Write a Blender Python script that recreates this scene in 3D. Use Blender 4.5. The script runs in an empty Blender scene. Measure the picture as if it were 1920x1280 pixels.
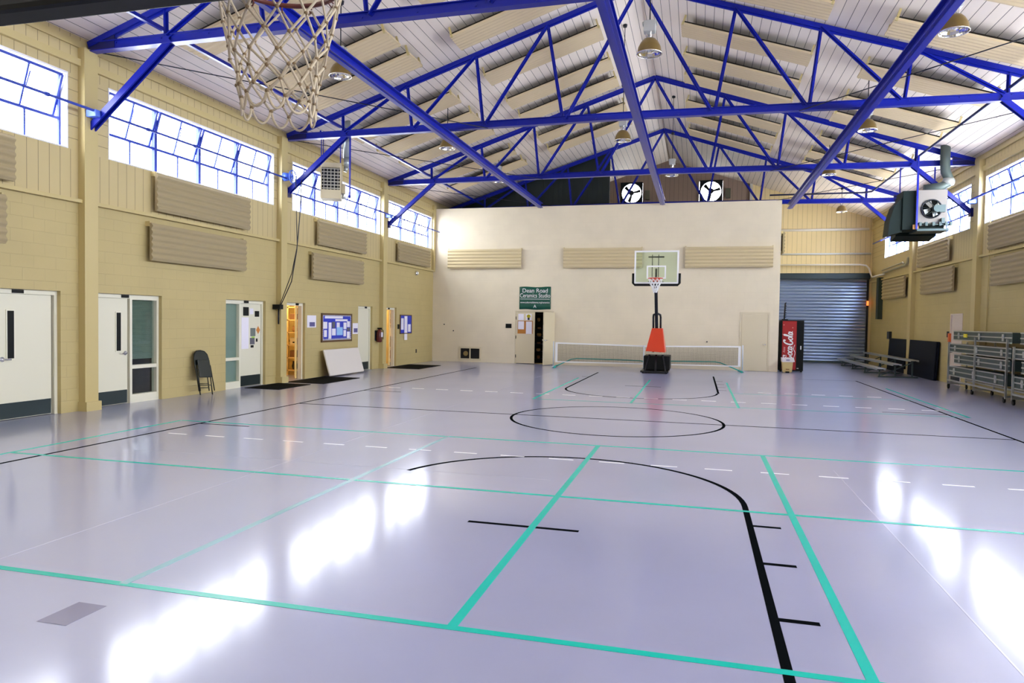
import bpy, bmesh, math, random
from mathutils import Vector, Matrix, Euler
R = math.radians
random.seed(7)
scn = bpy.context.scene
C = scn.collection

# ------------------------------------------------------------------ camera
cam_data = bpy.data.cameras.new('camera')
cam = bpy.data.objects.new('camera', cam_data)
C.objects.link(cam)
YAW, PITCH, ROLL = R(14.719), R(-1.741), R(0.911)
fwd = Vector((-math.sin(YAW) * math.cos(PITCH), math.cos(YAW) * math.cos(PITCH), math.sin(PITCH)))
rt = Vector((math.cos(YAW), math.sin(YAW), 0))
up = rt.cross(fwd)
rt2 = rt * math.cos(ROLL) + up * math.sin(ROLL)
up2 = -rt * math.sin(ROLL) + up * math.cos(ROLL)
rot = Matrix((rt2, up2, -fwd)).transposed().to_4x4()
cam.matrix_world = Matrix.Translation((0, 0, 1.718)) @ rot
cam_data.sensor_width = 36
cam_data.lens = 1321.7 / 1920 * 36
cam_data.clip_start = 0.05
cam_data.clip_end = 200
scn.camera = cam

# ------------------------------------------------------------------ world, exposure
world = bpy.data.worlds.new('daylight')
scn.world = world
world.use_nodes = True
wn = world.node_tree
wn.nodes.clear()
wo = wn.nodes.new('ShaderNodeOutputWorld')
wb = wn.nodes.new('ShaderNodeBackground')
wb.inputs[0].default_value = (0.92, 0.95, 1.0, 1)
# overcast sky, brighter on the sun's side (+X)
wtc = wn.nodes.new('ShaderNodeTexCoord')
wsx = wn.nodes.new('ShaderNodeSeparateXYZ')
wmr = wn.nodes.new('ShaderNodeMapRange')
wmr.inputs[1].default_value = -1; wmr.inputs[2].default_value = 1
wmr.inputs[3].default_value = 3.5; wmr.inputs[4].default_value = 12.5
wn.links.new(wtc.outputs['Generated'], wsx.inputs[0])
wn.links.new(wsx.outputs['X'], wmr.inputs[0])
wn.links.new(wmr.outputs[0], wb.inputs[1])
wn.links.new(wb.outputs[0], wo.inputs[0])
scn.view_settings.view_transform = 'Standard'
scn.view_settings.look = 'None'
scn.view_settings.gamma = 1
scn.view_settings.use_curve_mapping = False
scn.view_settings.exposure = 1.8
scn.cycles.use_denoising = True
scn.cycles.max_bounces = 10
scn.cycles.diffuse_bounces = 6
scn.cycles.sample_clamp_indirect = 8

# ------------------------------------------------------------------ main dimensions
XL, XR, CX = -10.47, 7.48, -1.45
YN, YB, YE = -2.3, 27.03, 34.6          # near wall, partition face, far wall
ZL, ZW = 3.68, 6.38                     # ledge, wall top
XP, ZP = 2.83, 6.17                     # partition end and height
SL = 0.327
BAY = [(-1.55, 3.6), (4.5, 9.79), (10.64, 15.83), (16.67, 22.02), (22.68, 26.8)]
BAYR = [(-1.55, 3.6), (4.5, 9.6), (10.4, 15.7), (16.7, 21.85), (22.9, 27.8), (28.95, 32.4)]
WZ0, WZ1 = 4.53, 5.82
TY = [10.18, 16.35, 22.53, 28.7]

def zceil(x):
    return 6.5 + SL * ((x - XL) if x < CX else (XR - 0.05 - x))

# daylight coming in through each window opening (portals only guide the sky's light)
def portal(x, y, z, sx, sy, rot):
    l = bpy.data.lights.new('window_daylight', 'AREA')
    l.shape = 'RECTANGLE'; l.size = sx; l.size_y = sy
    l.cycles.is_portal = True
    o = bpy.data.objects.new('window_daylight', l)
    o.location = (x, y, z); o.rotation_euler = rot
    C.objects.link(o)
for a, b in BAY:
    portal(XL - 0.28, (a + b) / 2, (WZ0 + WZ1) / 2, WZ1 - WZ0, b - a, (0, R(-90), 0))
for a, b in BAYR:
    portal(XR + 0.28, (a + b) / 2, (WZ0 + WZ1) / 2, WZ1 - WZ0, b - a, (0, R(90), 0))

# ------------------------------------------------------------------ materials
MATS = {}
def nodes_of(m):
    m.use_nodes = True
    return m.node_tree, m.node_tree.nodes['Principled BSDF']
def mat(name, col, rough=0.5, metal=0.0, noise=0.0, nscale=8.0, bump=0.0, bscale=60.0, spec=0.5, coat=0.0, trans=0.0):
    if name in MATS:
        return MATS[name]
    m = bpy.data.materials.new(name)
    nt, p = nodes_of(m)
    p.inputs['Base Color'].default_value = (*col, 1)
    p.inputs['Roughness'].default_value = rough
    p.inputs['Metallic'].default_value = metal
    p.inputs['Specular IOR Level'].default_value = spec
    p.inputs['Coat Weight'].default_value = coat
    tc = nt.nodes.new('ShaderNodeTexCoord')
    if noise:
        n = nt.nodes.new('ShaderNodeTexNoise'); n.inputs['Scale'].default_value = nscale; n.inputs['Detail'].default_value = 4
        nt.links.new(tc.outputs['Object'], n.inputs['Vector'])
        mx = nt.nodes.new('ShaderNodeMix'); mx.data_type = 'RGBA'
        mx.inputs[6].default_value = (*[c * (1 - noise) for c in col], 1)
        mx.inputs[7].default_value = (*[min(1, c * (1 + noise)) for c in col], 1)
        nt.links.new(n.outputs['Fac'], mx.inputs[0])
        nt.links.new(mx.outputs[2], p.inputs['Base Color'])
    if bump:
        n = nt.nodes.new('ShaderNodeTexNoise'); n.inputs['Scale'].default_value = bscale; n.inputs['Detail'].default_value = 3
        nt.links.new(tc.outputs['Object'], n.inputs['Vector'])
        b = nt.nodes.new('ShaderNodeBump'); b.inputs['Strength'].default_value = bump; b.inputs['Distance'].default_value = 0.01
        nt.links.new(n.outputs['Fac'], b.inputs['Height'])
        nt.links.new(b.outputs[0], p.inputs['Normal'])
    MATS[name] = m
    return m

def block_mat(name, col, axis, bump=0.5, course=0.2032, length=0.4064, seam=0.92):
    """painted concrete block; axis = the horizontal world axis running along the wall"""
    m = bpy.data.materials.new(name)
    nt, p = nodes_of(m)
    p.inputs['Roughness'].default_value = 0.55
    tc = nt.nodes.new('ShaderNodeTexCoord')
    sx = nt.nodes.new('ShaderNodeSeparateXYZ'); nt.links.new(tc.outputs['Object'], sx.inputs[0])
    cb = nt.nodes.new('ShaderNodeCombineXYZ')
    nt.links.new(sx.outputs['Y' if axis == 'Y' else 'X'], cb.inputs[0])
    nt.links.new(sx.outputs['Z'], cb.inputs[1])
    br = nt.nodes.new('ShaderNodeTexBrick')
    br.inputs['Scale'].default_value = 1.0
    br.inputs['Brick Width'].default_value = length
    br.inputs['Row Height'].default_value = course
    br.inputs['Mortar Size'].default_value = 0.006
    br.inputs['Mortar Smooth'].default_value = 0.6
    br.inputs['Color1'].default_value = (*col, 1)
    br.inputs['Color2'].default_value = (*[c * 0.985 for c in col], 1)
    br.inputs['Mortar'].default_value = (*[c * seam for c in col], 1)
    nt.links.new(cb.outputs[0], br.inputs['Vector'])
    n = nt.nodes.new('ShaderNodeTexNoise'); n.inputs['Scale'].default_value = 1.3; n.inputs['Detail'].default_value = 5
    nt.links.new(tc.outputs['Object'], n.inputs['Vector'])
    mx = nt.nodes.new('ShaderNodeMix'); mx.data_type = 'RGBA'; mx.blend_type = 'MULTIPLY'; mx.inputs[0].default_value = 1
    cr = nt.nodes.new('ShaderNodeValToRGB')
    cr.color_ramp.elements[0].position = 0.3; cr.color_ramp.elements[0].color = (0.93, 0.93, 0.93, 1)
    cr.color_ramp.elements[1].position = 0.7; cr.color_ramp.elements[1].color = (1.0, 1.0, 1.0, 1)
    nt.links.new(n.outputs['Fac'], cr.inputs[0])
    nt.links.new(br.outputs['Color'], mx.inputs[6]); nt.links.new(cr.outputs[0], mx.inputs[7])
    nt.links.new(mx.outputs[2], p.inputs['Base Color'])
    b = nt.nodes.new('ShaderNodeBump'); b.invert = True
    b.inputs['Strength'].default_value = bump; b.inputs['Distance'].default_value = 0.006
    nt.links.new(br.outputs['Fac'], b.inputs['Height'])
    n2 = nt.nodes.new('ShaderNodeTexNoise'); n2.inputs['Scale'].default_value = 45
    nt.links.new(tc.outputs['Object'], n2.inputs['Vector'])
    b2 = nt.nodes.new('ShaderNodeBump'); b2.inputs['Strength'].default_value = 0.15; b2.inputs['Distance'].default_value = 0.004
    nt.links.new(n2.outputs['Fac'], b2.inputs['Height']); nt.links.new(b.outputs[0], b2.inputs['Normal'])
    nt.links.new(b2.outputs[0], p.inputs['Normal'])
    MATS[name] = m
    return m

def board_mat(name, col, axis, pitch, gap=0.008, gapcol=0.3, rough=0.6, offset=0.0, stain=0.06, nscale=(1, 1, 1)):
    """tongue and groove boards; axis = coordinate across which the seams repeat"""
    m = bpy.data.materials.new(name)
    nt, p = nodes_of(m)
    p.inputs['Roughness'].default_value = rough
    tc = nt.nodes.new('ShaderNodeTexCoord')
    sx = nt.nodes.new('ShaderNodeSeparateXYZ'); nt.links.new(tc.outputs['Object'], sx.inputs[0])
    a = nt.nodes.new('ShaderNodeMath'); a.operation = 'ADD'; a.inputs[1].default_value = 100 * pitch + offset
    nt.links.new(sx.outputs[axis], a.inputs[0])
    md = nt.nodes.new('ShaderNodeMath'); md.operation = 'MODULO'; md.inputs[1].default_value = pitch
    nt.links.new(a.outputs[0], md.inputs[0])
    lt = nt.nodes.new('ShaderNodeMath'); lt.operation = 'LESS_THAN'; lt.inputs[1].default_value = gap
    nt.links.new(md.outputs[0], lt.inputs[0])
    mp = nt.nodes.new('ShaderNodeMapping'); mp.inputs['Scale'].default_value = nscale
    nt.links.new(tc.outputs['Object'], mp.inputs[0])
    n = nt.nodes.new('ShaderNodeTexNoise'); n.inputs['Scale'].default_value = 1.1; n.inputs['Detail'].default_value = 5
    nt.links.new(mp.outputs[0], n.inputs['Vector'])
    m1 = nt.nodes.new('ShaderNodeMix'); m1.data_type = 'RGBA'
    m1.inputs[6].default_value = (*[c * (1 - stain) for c in col], 1); m1.inputs[7].default_value = (*[min(1, c * (1 + stain)) for c in col], 1)
    nt.links.new(n.outputs['Fac'], m1.inputs[0])
    m2 = nt.nodes.new('ShaderNodeMix'); m2.data_type = 'RGBA'
    nt.links.new(lt.outputs[0], m2.inputs[0]); nt.links.new(m1.outputs[2], m2.inputs[6])
    m2.inputs[7].default_value = (*[c * gapcol for c in col], 1)
    nt.links.new(m2.outputs[2], p.inputs['Base Color'])
    b = nt.nodes.new('ShaderNodeBump'); b.invert = True; b.inputs['Strength'].default_value = 0.6; b.inputs['Distance'].default_value = 0.01
    nt.links.new(lt.outputs[0], b.inputs['Height']); nt.links.new(b.outputs[0], p.inputs['Normal'])
    MATS[name] = m
    return m

TAN = (0.50, 0.405, 0.18)
CREAM = (0.78, 0.69, 0.51)
M_block = block_mat('painted_block', TAN, 'Y')
M_blockx = block_mat('painted_block_cream', CREAM, 'X', bump=0.35, seam=0.965)
M_side = board_mat('painted_siding', (0.54, 0.44, 0.22), 'Y', 0.205, 0.010, 0.42)
M_sideh = board_mat('painted_siding_level', (0.54, 0.44, 0.22), 'Z', 0.205, 0.010, 0.42)
M_sidex = board_mat('painted_siding_far', (0.68, 0.54, 0.28), 'X', 0.205, 0.010, 0.42)
M_deck = board_mat('ceiling_boards', (0.90, 0.80, 0.69), 'X', 0.205, 0.011, 0.16, 0.7, stain=0.10, nscale=(1, 0.35, 1))
M_trim = mat('tan_trim', (0.53, 0.43, 0.19), 0.45)
M_blue = mat('blue_steel', (0.003, 0.012, 0.32), 0.28, 0.0, spec=0.35)
M_sash = mat('blue_window_steel', (0.02, 0.05, 0.38), 0.4)
M_white = mat('white_paint', (0.80, 0.80, 0.80), 0.45)
M_frame = mat('pale_door_frame', (0.74, 0.72, 0.58), 0.4)
M_door = mat('pale_door_leaf', (0.70, 0.68, 0.54), 0.42)
M_doorc = mat('cream_door_leaf', (0.66, 0.58, 0.40), 0.42)
M_kick = mat('kick_plate_metal', (0.03, 0.045, 0.048), 0.3, 0.6)
M_black = mat('black_plastic', (0.003, 0.004, 0.004), 0.5, spec=0.2)
M_blackm = mat('black_steel', (0.012, 0.013, 0.016), 0.25, 0.3)
M_dark = mat('dark_metal', (0.02, 0.022, 0.03), 0.4, 0.5)
M_chrome = mat('chrome', (0.75, 0.76, 0.78), 0.15, 1.0)
M_alu = mat('aluminium', (0.55, 0.58, 0.58), 0.28, 0.9)
M_alud = mat('dull_grey_aluminium', (0.055, 0.085, 0.085), 0.4, 0.4)
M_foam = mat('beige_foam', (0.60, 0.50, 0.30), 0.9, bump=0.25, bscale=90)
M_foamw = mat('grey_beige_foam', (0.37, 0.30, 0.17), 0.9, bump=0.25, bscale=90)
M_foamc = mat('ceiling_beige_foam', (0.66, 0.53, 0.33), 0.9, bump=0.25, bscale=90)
M_rim = mat('rim_orange', (0.55, 0.06, 0.02), 0.35)
M_rimd = mat('rim_brown_red', (0.10, 0.015, 0.008), 0.4)
M_net = mat('net_cord', (0.50, 0.42, 0.30), 0.85)
M_netw = mat('net_white', (0.8, 0.8, 0.8), 0.8)
M_mesh = mat('net_mesh_cord', (0.07, 0.07, 0.05), 0.8)
M_teal = mat('teal_tape', (0.0, 0.46, 0.38), 0.25, spec=0.25)
M_tealp = mat('teal_tube', (0.0, 0.42, 0.36), 0.35)
M_tapeb = mat('black_line_paint', (0.004, 0.005, 0.006), 0.9, spec=0.0)
M_tapew = mat('white_line_paint', (0.85, 0.86, 0.9), 0.3)
M_orange = mat('orange_vinyl', (0.60, 0.038, 0.006), 0.28, bump=0.6, bscale=5)
M_red = mat('machine_red', (0.34, 0.006, 0.008), 0.3)
M_paper = mat('white_paper', (0.78, 0.76, 0.85), 0.7)
M_bluep = mat('board_blue', (0.02, 0.04, 0.48), 0.6)
M_lblue = mat('light_blue_paper', (0.28, 0.52, 0.85), 0.7)
M_wood = mat('brown_wood_frame', (0.11, 0.055, 0.02), 0.5)
M_shelfw = mat('pine_shelf', (0.80, 0.58, 0.24), 0.5)
M_cork = mat('cork', (0.45, 0.18, 0.035), 0.9, noise=0.2, nscale=60)
M_sign = mat('green_banner', (0.0, 0.075, 0.045), 0.45, noise=0.3, nscale=5)
M_rubber = mat('black_rubber_mat', (0.006, 0.006, 0.005), 0.9, spec=0.1)
M_navy = mat('navy_vinyl', (0.002, 0.004, 0.012), 0.6, spec=0.15)
M_table = mat('pale_table_plastic', (0.68, 0.64, 0.60), 0.45)
M_tedge = mat('table_edge', (0.62, 0.44, 0.28), 0.5)
M_bin = mat('tan_bin', (0.62, 0.47, 0.20), 0.5)
M_lid = mat('pale_lid', (0.75, 0.70, 0.68), 0.4)
M_yel = mat('yellow_sticker', (0.75, 0.65, 0.02), 0.5)
M_yelw = mat('warm_room_paint', (0.80, 0.62, 0.26), 0.6)
M_yeld = mat('warm_door_paint', (0.82, 0.66, 0.28), 0.4)
M_brown = mat('brown_card', (0.25, 0.11, 0.04), 0.7)
M_clay = mat('clay', (0.45, 0.22, 0.10), 0.7)
M_lampg = mat('bronze_dome', (0.22, 0.15, 0.05), 0.3, 0.4)
M_lampb = mat('grey_ballast', (0.50, 0.52, 0.52), 0.4)
M_heat = mat('heater_cream', (0.52, 0.45, 0.30), 0.45)
M_heatd = mat('heater_dark_green', (0.003, 0.012, 0.010), 0.6, spec=0.2)
M_heatf = mat('heater_pale_front', (0.20, 0.18, 0.16), 0.55)
M_duct = mat('grey_green_duct', (0.09, 0.12, 0.11), 0.5, 0.3)
M_galv = mat('galvanised_duct', (0.42, 0.46, 0.46), 0.35, 0.7)
M_roll = mat('rollup_steel', (0.30, 0.38, 0.52), 0.25, 0.6)
M_pipe = mat('white_pipe', (0.75, 0.72, 0.66), 0.35)
M_pole = mat('copper_red_plastic', (0.45, 0.12, 0.08), 0.5)
M_seat = mat('dark_chair_enamel', (0.006, 0.010, 0.007), 0.35, spec=0.35)
M_blind = mat('blind_slats', (0.22, 0.28, 0.235), 0.5)
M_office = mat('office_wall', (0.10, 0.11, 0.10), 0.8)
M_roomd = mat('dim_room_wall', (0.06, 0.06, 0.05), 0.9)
M_acryl = mat('lamp_refractor', (0.8, 0.78, 0.72), 0.12, 1.0)

def glass(name, tint=(1, 1, 1), refl=0.05):
    m = bpy.data.materials.new(name); m.use_nodes = True
    nt = m.node_tree; nt.nodes.clear()
    o = nt.nodes.new('ShaderNodeOutputMaterial'); t = nt.nodes.new('ShaderNodeBsdfTransparent'); t.inputs[0].default_value = (*tint, 1)
    g = nt.nodes.new('ShaderNodeBsdfGlossy'); g.inputs['Roughness'].default_value = 0.03
    mx = nt.nodes.new('ShaderNodeMixShader'); mx.inputs[0].default_value = refl
    nt.links.new(t.outputs[0], mx.inputs[1]); nt.links.new(g.outputs[0], mx.inputs[2])
    nt.links.new(mx.outputs[0], o.inputs[0])
    MATS[name] = m
    return m
M_glass = glass('window_glass', (0.98, 0.99, 1.0), 0.02)
M_glassd = glass('door_glass', (0.92, 0.97, 0.97), 0.04)
M_glassb = glass('backboard_glass', (0.86, 0.95, 0.88))
M_mica = glass('lamp_glass', (0.85, 0.85, 0.8))

def floor_mat():
    m = bpy.data.materials.new('glossy_lavender_epoxy')
    nt, p = nodes_of(m)
    tc = nt.nodes.new('ShaderNodeTexCoord')
    n = nt.nodes.new('ShaderNodeTexNoise'); n.inputs['Scale'].default_value = 0.55; n.inputs['Detail'].default_value = 8; n.inputs['Roughness'].default_value = 0.6
    nt.links.new(tc.outputs['Object'], n.inputs['Vector'])
    cr = nt.nodes.new('ShaderNodeValToRGB')
    cr.color_ramp.elements[0].position = 0.3; cr.color_ramp.elements[0].color = (0.27, 0.285, 0.44, 1)
    cr.color_ramp.elements[1].position = 0.7; cr.color_ramp.elements[1].color = (0.32, 0.335, 0.51, 1)
    nt.links.new(n.outputs['Fac'], cr.inputs[0])
    nt.links.new(cr.outputs[0], p.inputs['Base Color'])
    n2 = nt.nodes.new('ShaderNodeTexNoise'); n2.inputs['Scale'].default_value = 2.2; n2.inputs['Detail'].default_value = 6
    nt.links.new(tc.outputs['Object'], n2.inputs['Vector'])
    mr = nt.nodes.new('ShaderNodeMapRange'); mr.inputs[1].default_value = 0.3; mr.inputs[2].default_value = 0.7
    mr.inputs[3].default_value = 0.40; mr.inputs[4].default_value = 0.44
    nt.links.new(n2.outputs['Fac'], mr.inputs[0]); nt.links.new(mr.outputs[0], p.inputs['Roughness'])
    p.inputs['IOR'].default_value = 1.75
    p.inputs['Coat Weight'].default_value = 0.75
    p.inputs['Coat Roughness'].default_value = 0.125
    p.inputs['Coat IOR'].default_value = 1.6
    return m
M_floor = floor_mat()

# ------------------------------------------------------------------ mesh helpers
class MB:
    def __init__(s, jit=True):
        s.bm = bmesh.new(); s.k = 0; s.jit = jit
    def box(s, x0, x1, y0, y1, z0, z1, mi=0, bev=0):
        if x0 > x1: x0, x1 = x1, x0
        if y0 > y1: y0, y1 = y1, y0
        if z0 > z1: z0, z1 = z1, z0
        if s.jit:                       # keep faces of butted boxes from coinciding
            s.k += 1
            e = 0.0003 * (s.k % 6)
            x0 -= e; x1 += e; y0 -= e; y1 += e; z1 += e
            if z0 > 0.01: z0 -= e
        r = bmesh.ops.create_cube(s.bm, size=1, matrix=Matrix.Translation(((x0 + x1) / 2, (y0 + y1) / 2, (z0 + z1) / 2)) @ Matrix.Diagonal((x1 - x0, y1 - y0, z1 - z0, 1)))
        vs = r['verts']
        fs = {f for v in vs for f in v.link_faces}
        for f in fs: f.material_index = mi
        if bev:
            es = {e for v in vs for e in v.link_edges}
            bmesh.ops.bevel(s.bm, geom=list(es), offset=bev, segments=2, affect='EDGES', profile=0.5)
        return s
    def cyl(s, a, b, r, r2=None, seg=10, mi=0, cap=True):
        a, b = Vector(a), Vector(b)
        d = b - a
        L = d.length
        if L < 1e-6: return s
        q = Vector((0, 0, 1)).rotation_difference(d.normalized()).to_matrix().to_4x4()
        rr = bmesh.ops.create_cone(s.bm, cap_ends=cap, segments=seg, radius1=r, radius2=r if r2 is None else r2, depth=L,
                                   matrix=Matrix.Translation((a + b) / 2) @ q)
        for f in {f for v in rr['verts'] for f in v.link_faces}:
            f.material_index = mi
            f.smooth = len(f.verts) == 4
        return s
    def bar(s, a, b, w, h, up=(0, 0, 1), mi=0):
        """rectangular bar from a to b; w across, h along 'up'"""
        a, b = Vector(a), Vector(b)
        d = (b - a); L = d.length; d.normalize()
        if s.jit:
            s.k += 1; w += 0.0004 * (s.k % 5); h += 0.0004 * (s.k % 5)
        u = Vector(up); x = d.cross(u)
        if x.length < 1e-4: x = d.cross(Vector((0, 1, 0)))
        x.normalize(); u = x.cross(d).normalized()
        M = Matrix((x * w, d * L, u * h)).transposed().to_4x4()
        M.translation = (a + b) / 2
        r = bmesh.ops.create_cube(s.bm, size=1, matrix=M)
        for f in {f for v in r['verts'] for f in v.link_faces}: f.material_index = mi
        return s
    def path(s, pts, r, seg=8, closed=False, mi=0):
        pts = [Vector(p) for p in pts]
        n = len(pts)
        rings = []
        prev = None
        for i, p in enumerate(pts):
            if closed:
                t = (pts[(i + 1) % n] - pts[i - 1])
            else:
                t = (pts[min(i + 1, n - 1)] - pts[max(i - 1, 0)])
            t.normalize()
            if prev is None:
                ref = Vector((0, 0, 1)) if abs(t.z) < 0.9 else Vector((1, 0, 0))
                x = t.cross(ref).normalized()
            else:
                x = (prev - t * prev.dot(t))
                if x.length < 1e-5: x = t.cross(Vector((0, 0, 1)))
                x.normalize()
            prev = x
            y = t.cross(x)
            rings.append([s.bm.verts.new(p + (x * math.cos(k * 2 * math.pi / seg) + y * math.sin(k * 2 * math.pi / seg)) * r) for k in range(seg)])
        m = n if closed else n - 1
        for i in range(m):
            A, B = rings[i], rings[(i + 1) % n]
            for k in range(seg):
                f = s.bm.faces.new((A[k], A[(k + 1) % seg], B[(k + 1) % seg], B[k])); f.smooth = True; f.material_index = mi
        if not closed:
            for ring in (rings[0], rings[-1]):
                try: s.bm.faces.new(ring).material_index = mi
                except ValueError: pass
        return s
    def lathe(s, prof, c=(0, 0, 0), seg=24, mi=0, axis='Z', smooth=True, cap=True):
        c = Vector(c)
        rings = []
        for r, z in prof:
            ring = []
            for k in range(seg):
                a = 2 * math.pi * k / seg
                if axis == 'Z': v = Vector((r * math.cos(a), r * math.sin(a), z))
                elif axis == 'Y': v = Vector((r * math.cos(a), z, r * math.sin(a)))
                else: v = Vector((z, r * math.cos(a), r * math.sin(a)))
                ring.append(s.bm.verts.new(c + v))
            rings.append(ring)
        for A, B in zip(rings, rings[1:]):
            for k in range(seg):
                f = s.bm.faces.new((A[k], A[(k + 1) % seg], B[(k + 1) % seg], B[k])); f.smooth = smooth; f.material_index = mi
        for ring in (rings[0], rings[-1]) if cap else ():
            try: s.bm.faces.new(ring).material_index = mi
            except ValueError: pass
        return s
    def prism(s, poly, a, b, axis='Y', mi=0):
        """poly of 2D points extruded from a to b along axis; (u,v) are the other two axes in x,y,z order"""
        def mk(u, v, w):
            return {'X': (w, u, v), 'Y': (u, w, v), 'Z': (u, v, w)}[axis]
        A = [s.bm.verts.new(mk(u, v, a)) for u, v in poly]
        B = [s.bm.verts.new(mk(u, v, b)) for u, v in poly]
        n = len(poly)
        for i in range(n):
            s.bm.faces.new((A[i], A[(i + 1) % n], B[(i + 1) % n], B[i])).material_index = mi
        s.bm.faces.new(A).material_index = mi; s.bm.faces.new(B).material_index = mi
        return s
    def strip(s, pts, w, z0, z1, closed=False, mi=0):
        """flat line of width w following 2D pts on the floor"""
        n = len(pts); P = [Vector(p) for p in pts]
        L, Rr = [], []
        for i in range(n):
            if closed: d = P[(i + 1) % n] - P[i - 1]
            else: d = P[min(i + 1, n - 1)] - P[max(i - 1, 0)]
            d.normalize(); q = Vector((-d.y, d.x)) * w / 2
            L.append(P[i] + q); Rr.append(P[i] - q)
        top = [(s.bm.verts.new((*a, z1)), s.bm.verts.new((*b, z1))) for a, b in zip(L, Rr)]
        bot = [(s.bm.verts.new((*a, z0)), s.bm.verts.new((*b, z0))) for a, b in zip(L, Rr)]
        m = n if closed else n - 1
        for i in range(m):
            j = (i + 1) % n
            s.bm.faces.new((top[i][0], top[i][1], top[j][1], top[j][0]))
            s.bm.faces.new((top[i][0], top[j][0], bot[j][0], bot[i][0]))
            s.bm.faces.new((top[i][1], bot[i][1], bot[j][1], top[j][1]))
        return s
    def xf(s, M):
        bmesh.ops.transform(s.bm, matrix=M, verts=s.bm.verts)
        return s
    def build(s, name, m, parent=None, recalc=True, label=None):
        if recalc: bmesh.ops.recalc_face_normals(s.bm, faces=s.bm.faces)
        if parent is not None and parent.name in ORIG and ORIG[parent.name][1]:
            s.bm.transform(Matrix.Translation(-ORIG[parent.name][0]))
        me = bpy.data.meshes.new(name); s.bm.to_mesh(me); s.bm.free()
        for mm in (m if isinstance(m, (list, tuple)) else [m]): me.materials.append(mm)
        o = bpy.data.objects.new(name, me); C.objects.link(o)
        if parent is not None:
            o.parent = parent
            if parent.name in ORIG: ORIG[o.name] = ORIG[parent.name]
        if label: o['label'] = label
        return o
ORIG = {}

def tag(o, label, cat, group=None, kind=None):
    if label: o['label'] = label
    if cat: o['category'] = cat
    if group: o['group'] = group
    if kind: o['kind'] = kind
    return o
def thing(name, label, cat, loc=(0, 0, 0), rotz=0, group=None, world=True):
    """Empty at the thing's base; with world=True its parts are given in world coordinates"""
    o = bpy.data.objects.new(name, None); C.objects.link(o)
    o.empty_display_size = 0.1
    o.location = loc; o.rotation_euler = (0, 0, rotz)
    ORIG[o.name] = (Vector(loc), world)
    return tag(o, label, cat, group)
def copy_tree(o, parent=None):
    c = o.copy(); C.objects.link(c)
    c.parent = parent
    if o.name in ORIG: ORIG[c.name] = ORIG[o.name]
    for ch in list(o.children): copy_tree(ch, c)
    return c
def structure(o, label=None):
    o['kind'] = 'structure'
    if label: o['label'] = label
    return o
def text_part(name, s, size, m, parent, loc, rot, ext=0.002, shear=0, offset=0, align='CENTER', sx=1.0, label=None):
    cu = bpy.data.curves.new(name, 'FONT')
    cu.body = s; cu.size = size; cu.extrude = ext; cu.shear = shear; cu.offset = 0
    cu.align_x = align; cu.align_y = 'CENTER'
    tmp = bpy.data.objects.new(name + '_src', cu); C.objects.link(tmp)
    bpy.context.view_layer.update()
    dg = bpy.context.evaluated_depsgraph_get()
    me = bpy.data.meshes.new_from_object(tmp.evaluated_get(dg))
    C.objects.unlink(tmp); bpy.data.objects.remove(tmp); bpy.data.curves.remove(cu)
    base = ORIG[parent.name][0] if parent.name in ORIG and ORIG[parent.name][1] else Vector((0, 0, 0))
    M = Matrix.Translation(Vector(loc) - base) @ Euler(rot).to_matrix().to_4x4() @ Matrix.Diagonal((sx, 1, 1, 1))
    me.transform(M)
    me.materials.clear(); me.materials.append(m)
    o = bpy.data.objects.new(name, me); C.objects.link(o); o.parent = parent
    if label: o['label'] = label
    return o

# ------------------------------------------------------------------ floor
floor = structure(MB().box(XL - 3.2, XR + 0.25, YN - 0.2, YE + 0.2, -0.15, 0).build('floor', M_floor), 'glossy lavender grey epoxy floor reflecting the windows')
T0, T1 = 0.0004, 0.0016
def line(name, pts, w, m, closed=False, dz=0.0, label=None):
    return MB().strip(pts, w, T0, T1 + dz, closed).build(name, m, floor, label=label)
def arc(cx, cy, r, a0, a1, n=40):
    return [(cx + r * math.cos(R(a0 + (a1 - a0) * i / n)), cy + r * math.sin(R(a0 + (a1 - a0) * i / n))) for i in range(n + 1)]
BL = dict(label='thin black painted court line')
KX = -1.36
line('centre_circle', arc(KX, 12.4, 1.83, 0, 360, 72)[:-1], 0.05, M_tapeb, closed=True, label='black painted centre circle')
line('half_court_line', [(-7.61, 12.4), (4.78, 12.4)], 0.05, M_tapeb, **BL)
line('sideline', [(-7.61, -1.2), (-7.61, 24.0)], 0.05, M_tapeb, **BL)
line('sideline', [(4.78, -1.2), (4.78, 23.8)], 0.05, M_tapeb, **BL)
line('key_line', [(0.47, 1.2), (0.47, 6.9)] + arc(KX, 6.9, 1.83, 0, 165, 40), 0.055, M_tapeb, dz=0.0002, **BL)
line('key_line', [(0.53, 23.6), (0.53, 17.9)] + arc(KX, 17.9, 1.86, 0, -180, 40) + [(-3.2, 23.7)], 0.05, M_tapeb, dz=0.0002, **BL)
line('free_throw_line', [(-1.85, 5.67), (-0.9, 5.67)], 0.05, M_tapeb, **BL)
line('free_throw_line', [(-1.85, 19.1), (-0.9, 19.1)], 0.05, M_tapeb, **BL)
for y in (4.32, 5.31, 6.28):
    line('lane_mark', [(0.49, y), (0.72, y)], 0.05, M_tapeb, **BL)
for y in (21.7, 19.6, 18.8, 20.6):
    line('lane_mark', [(0.54, y), (0.76, y)], 0.04, M_tapeb, **BL)
line('lane_mark', [(-3.43, 21.7), (-3.2, 21.7)], 0.04, M_tapeb, **BL)
for a, b, y in ((-7.6, -6.7, 9.52), (-7.6, -6.65, 15.2), (3.6, 4.75, 15.45)):
    line('side_mark', [(a, y), (b, y)], 0.04, M_tapeb, **BL)
line('end_line', [(3.1, 23.75), (4.8, 23.75)], 0.03, M_tapeb, **BL)
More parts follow.
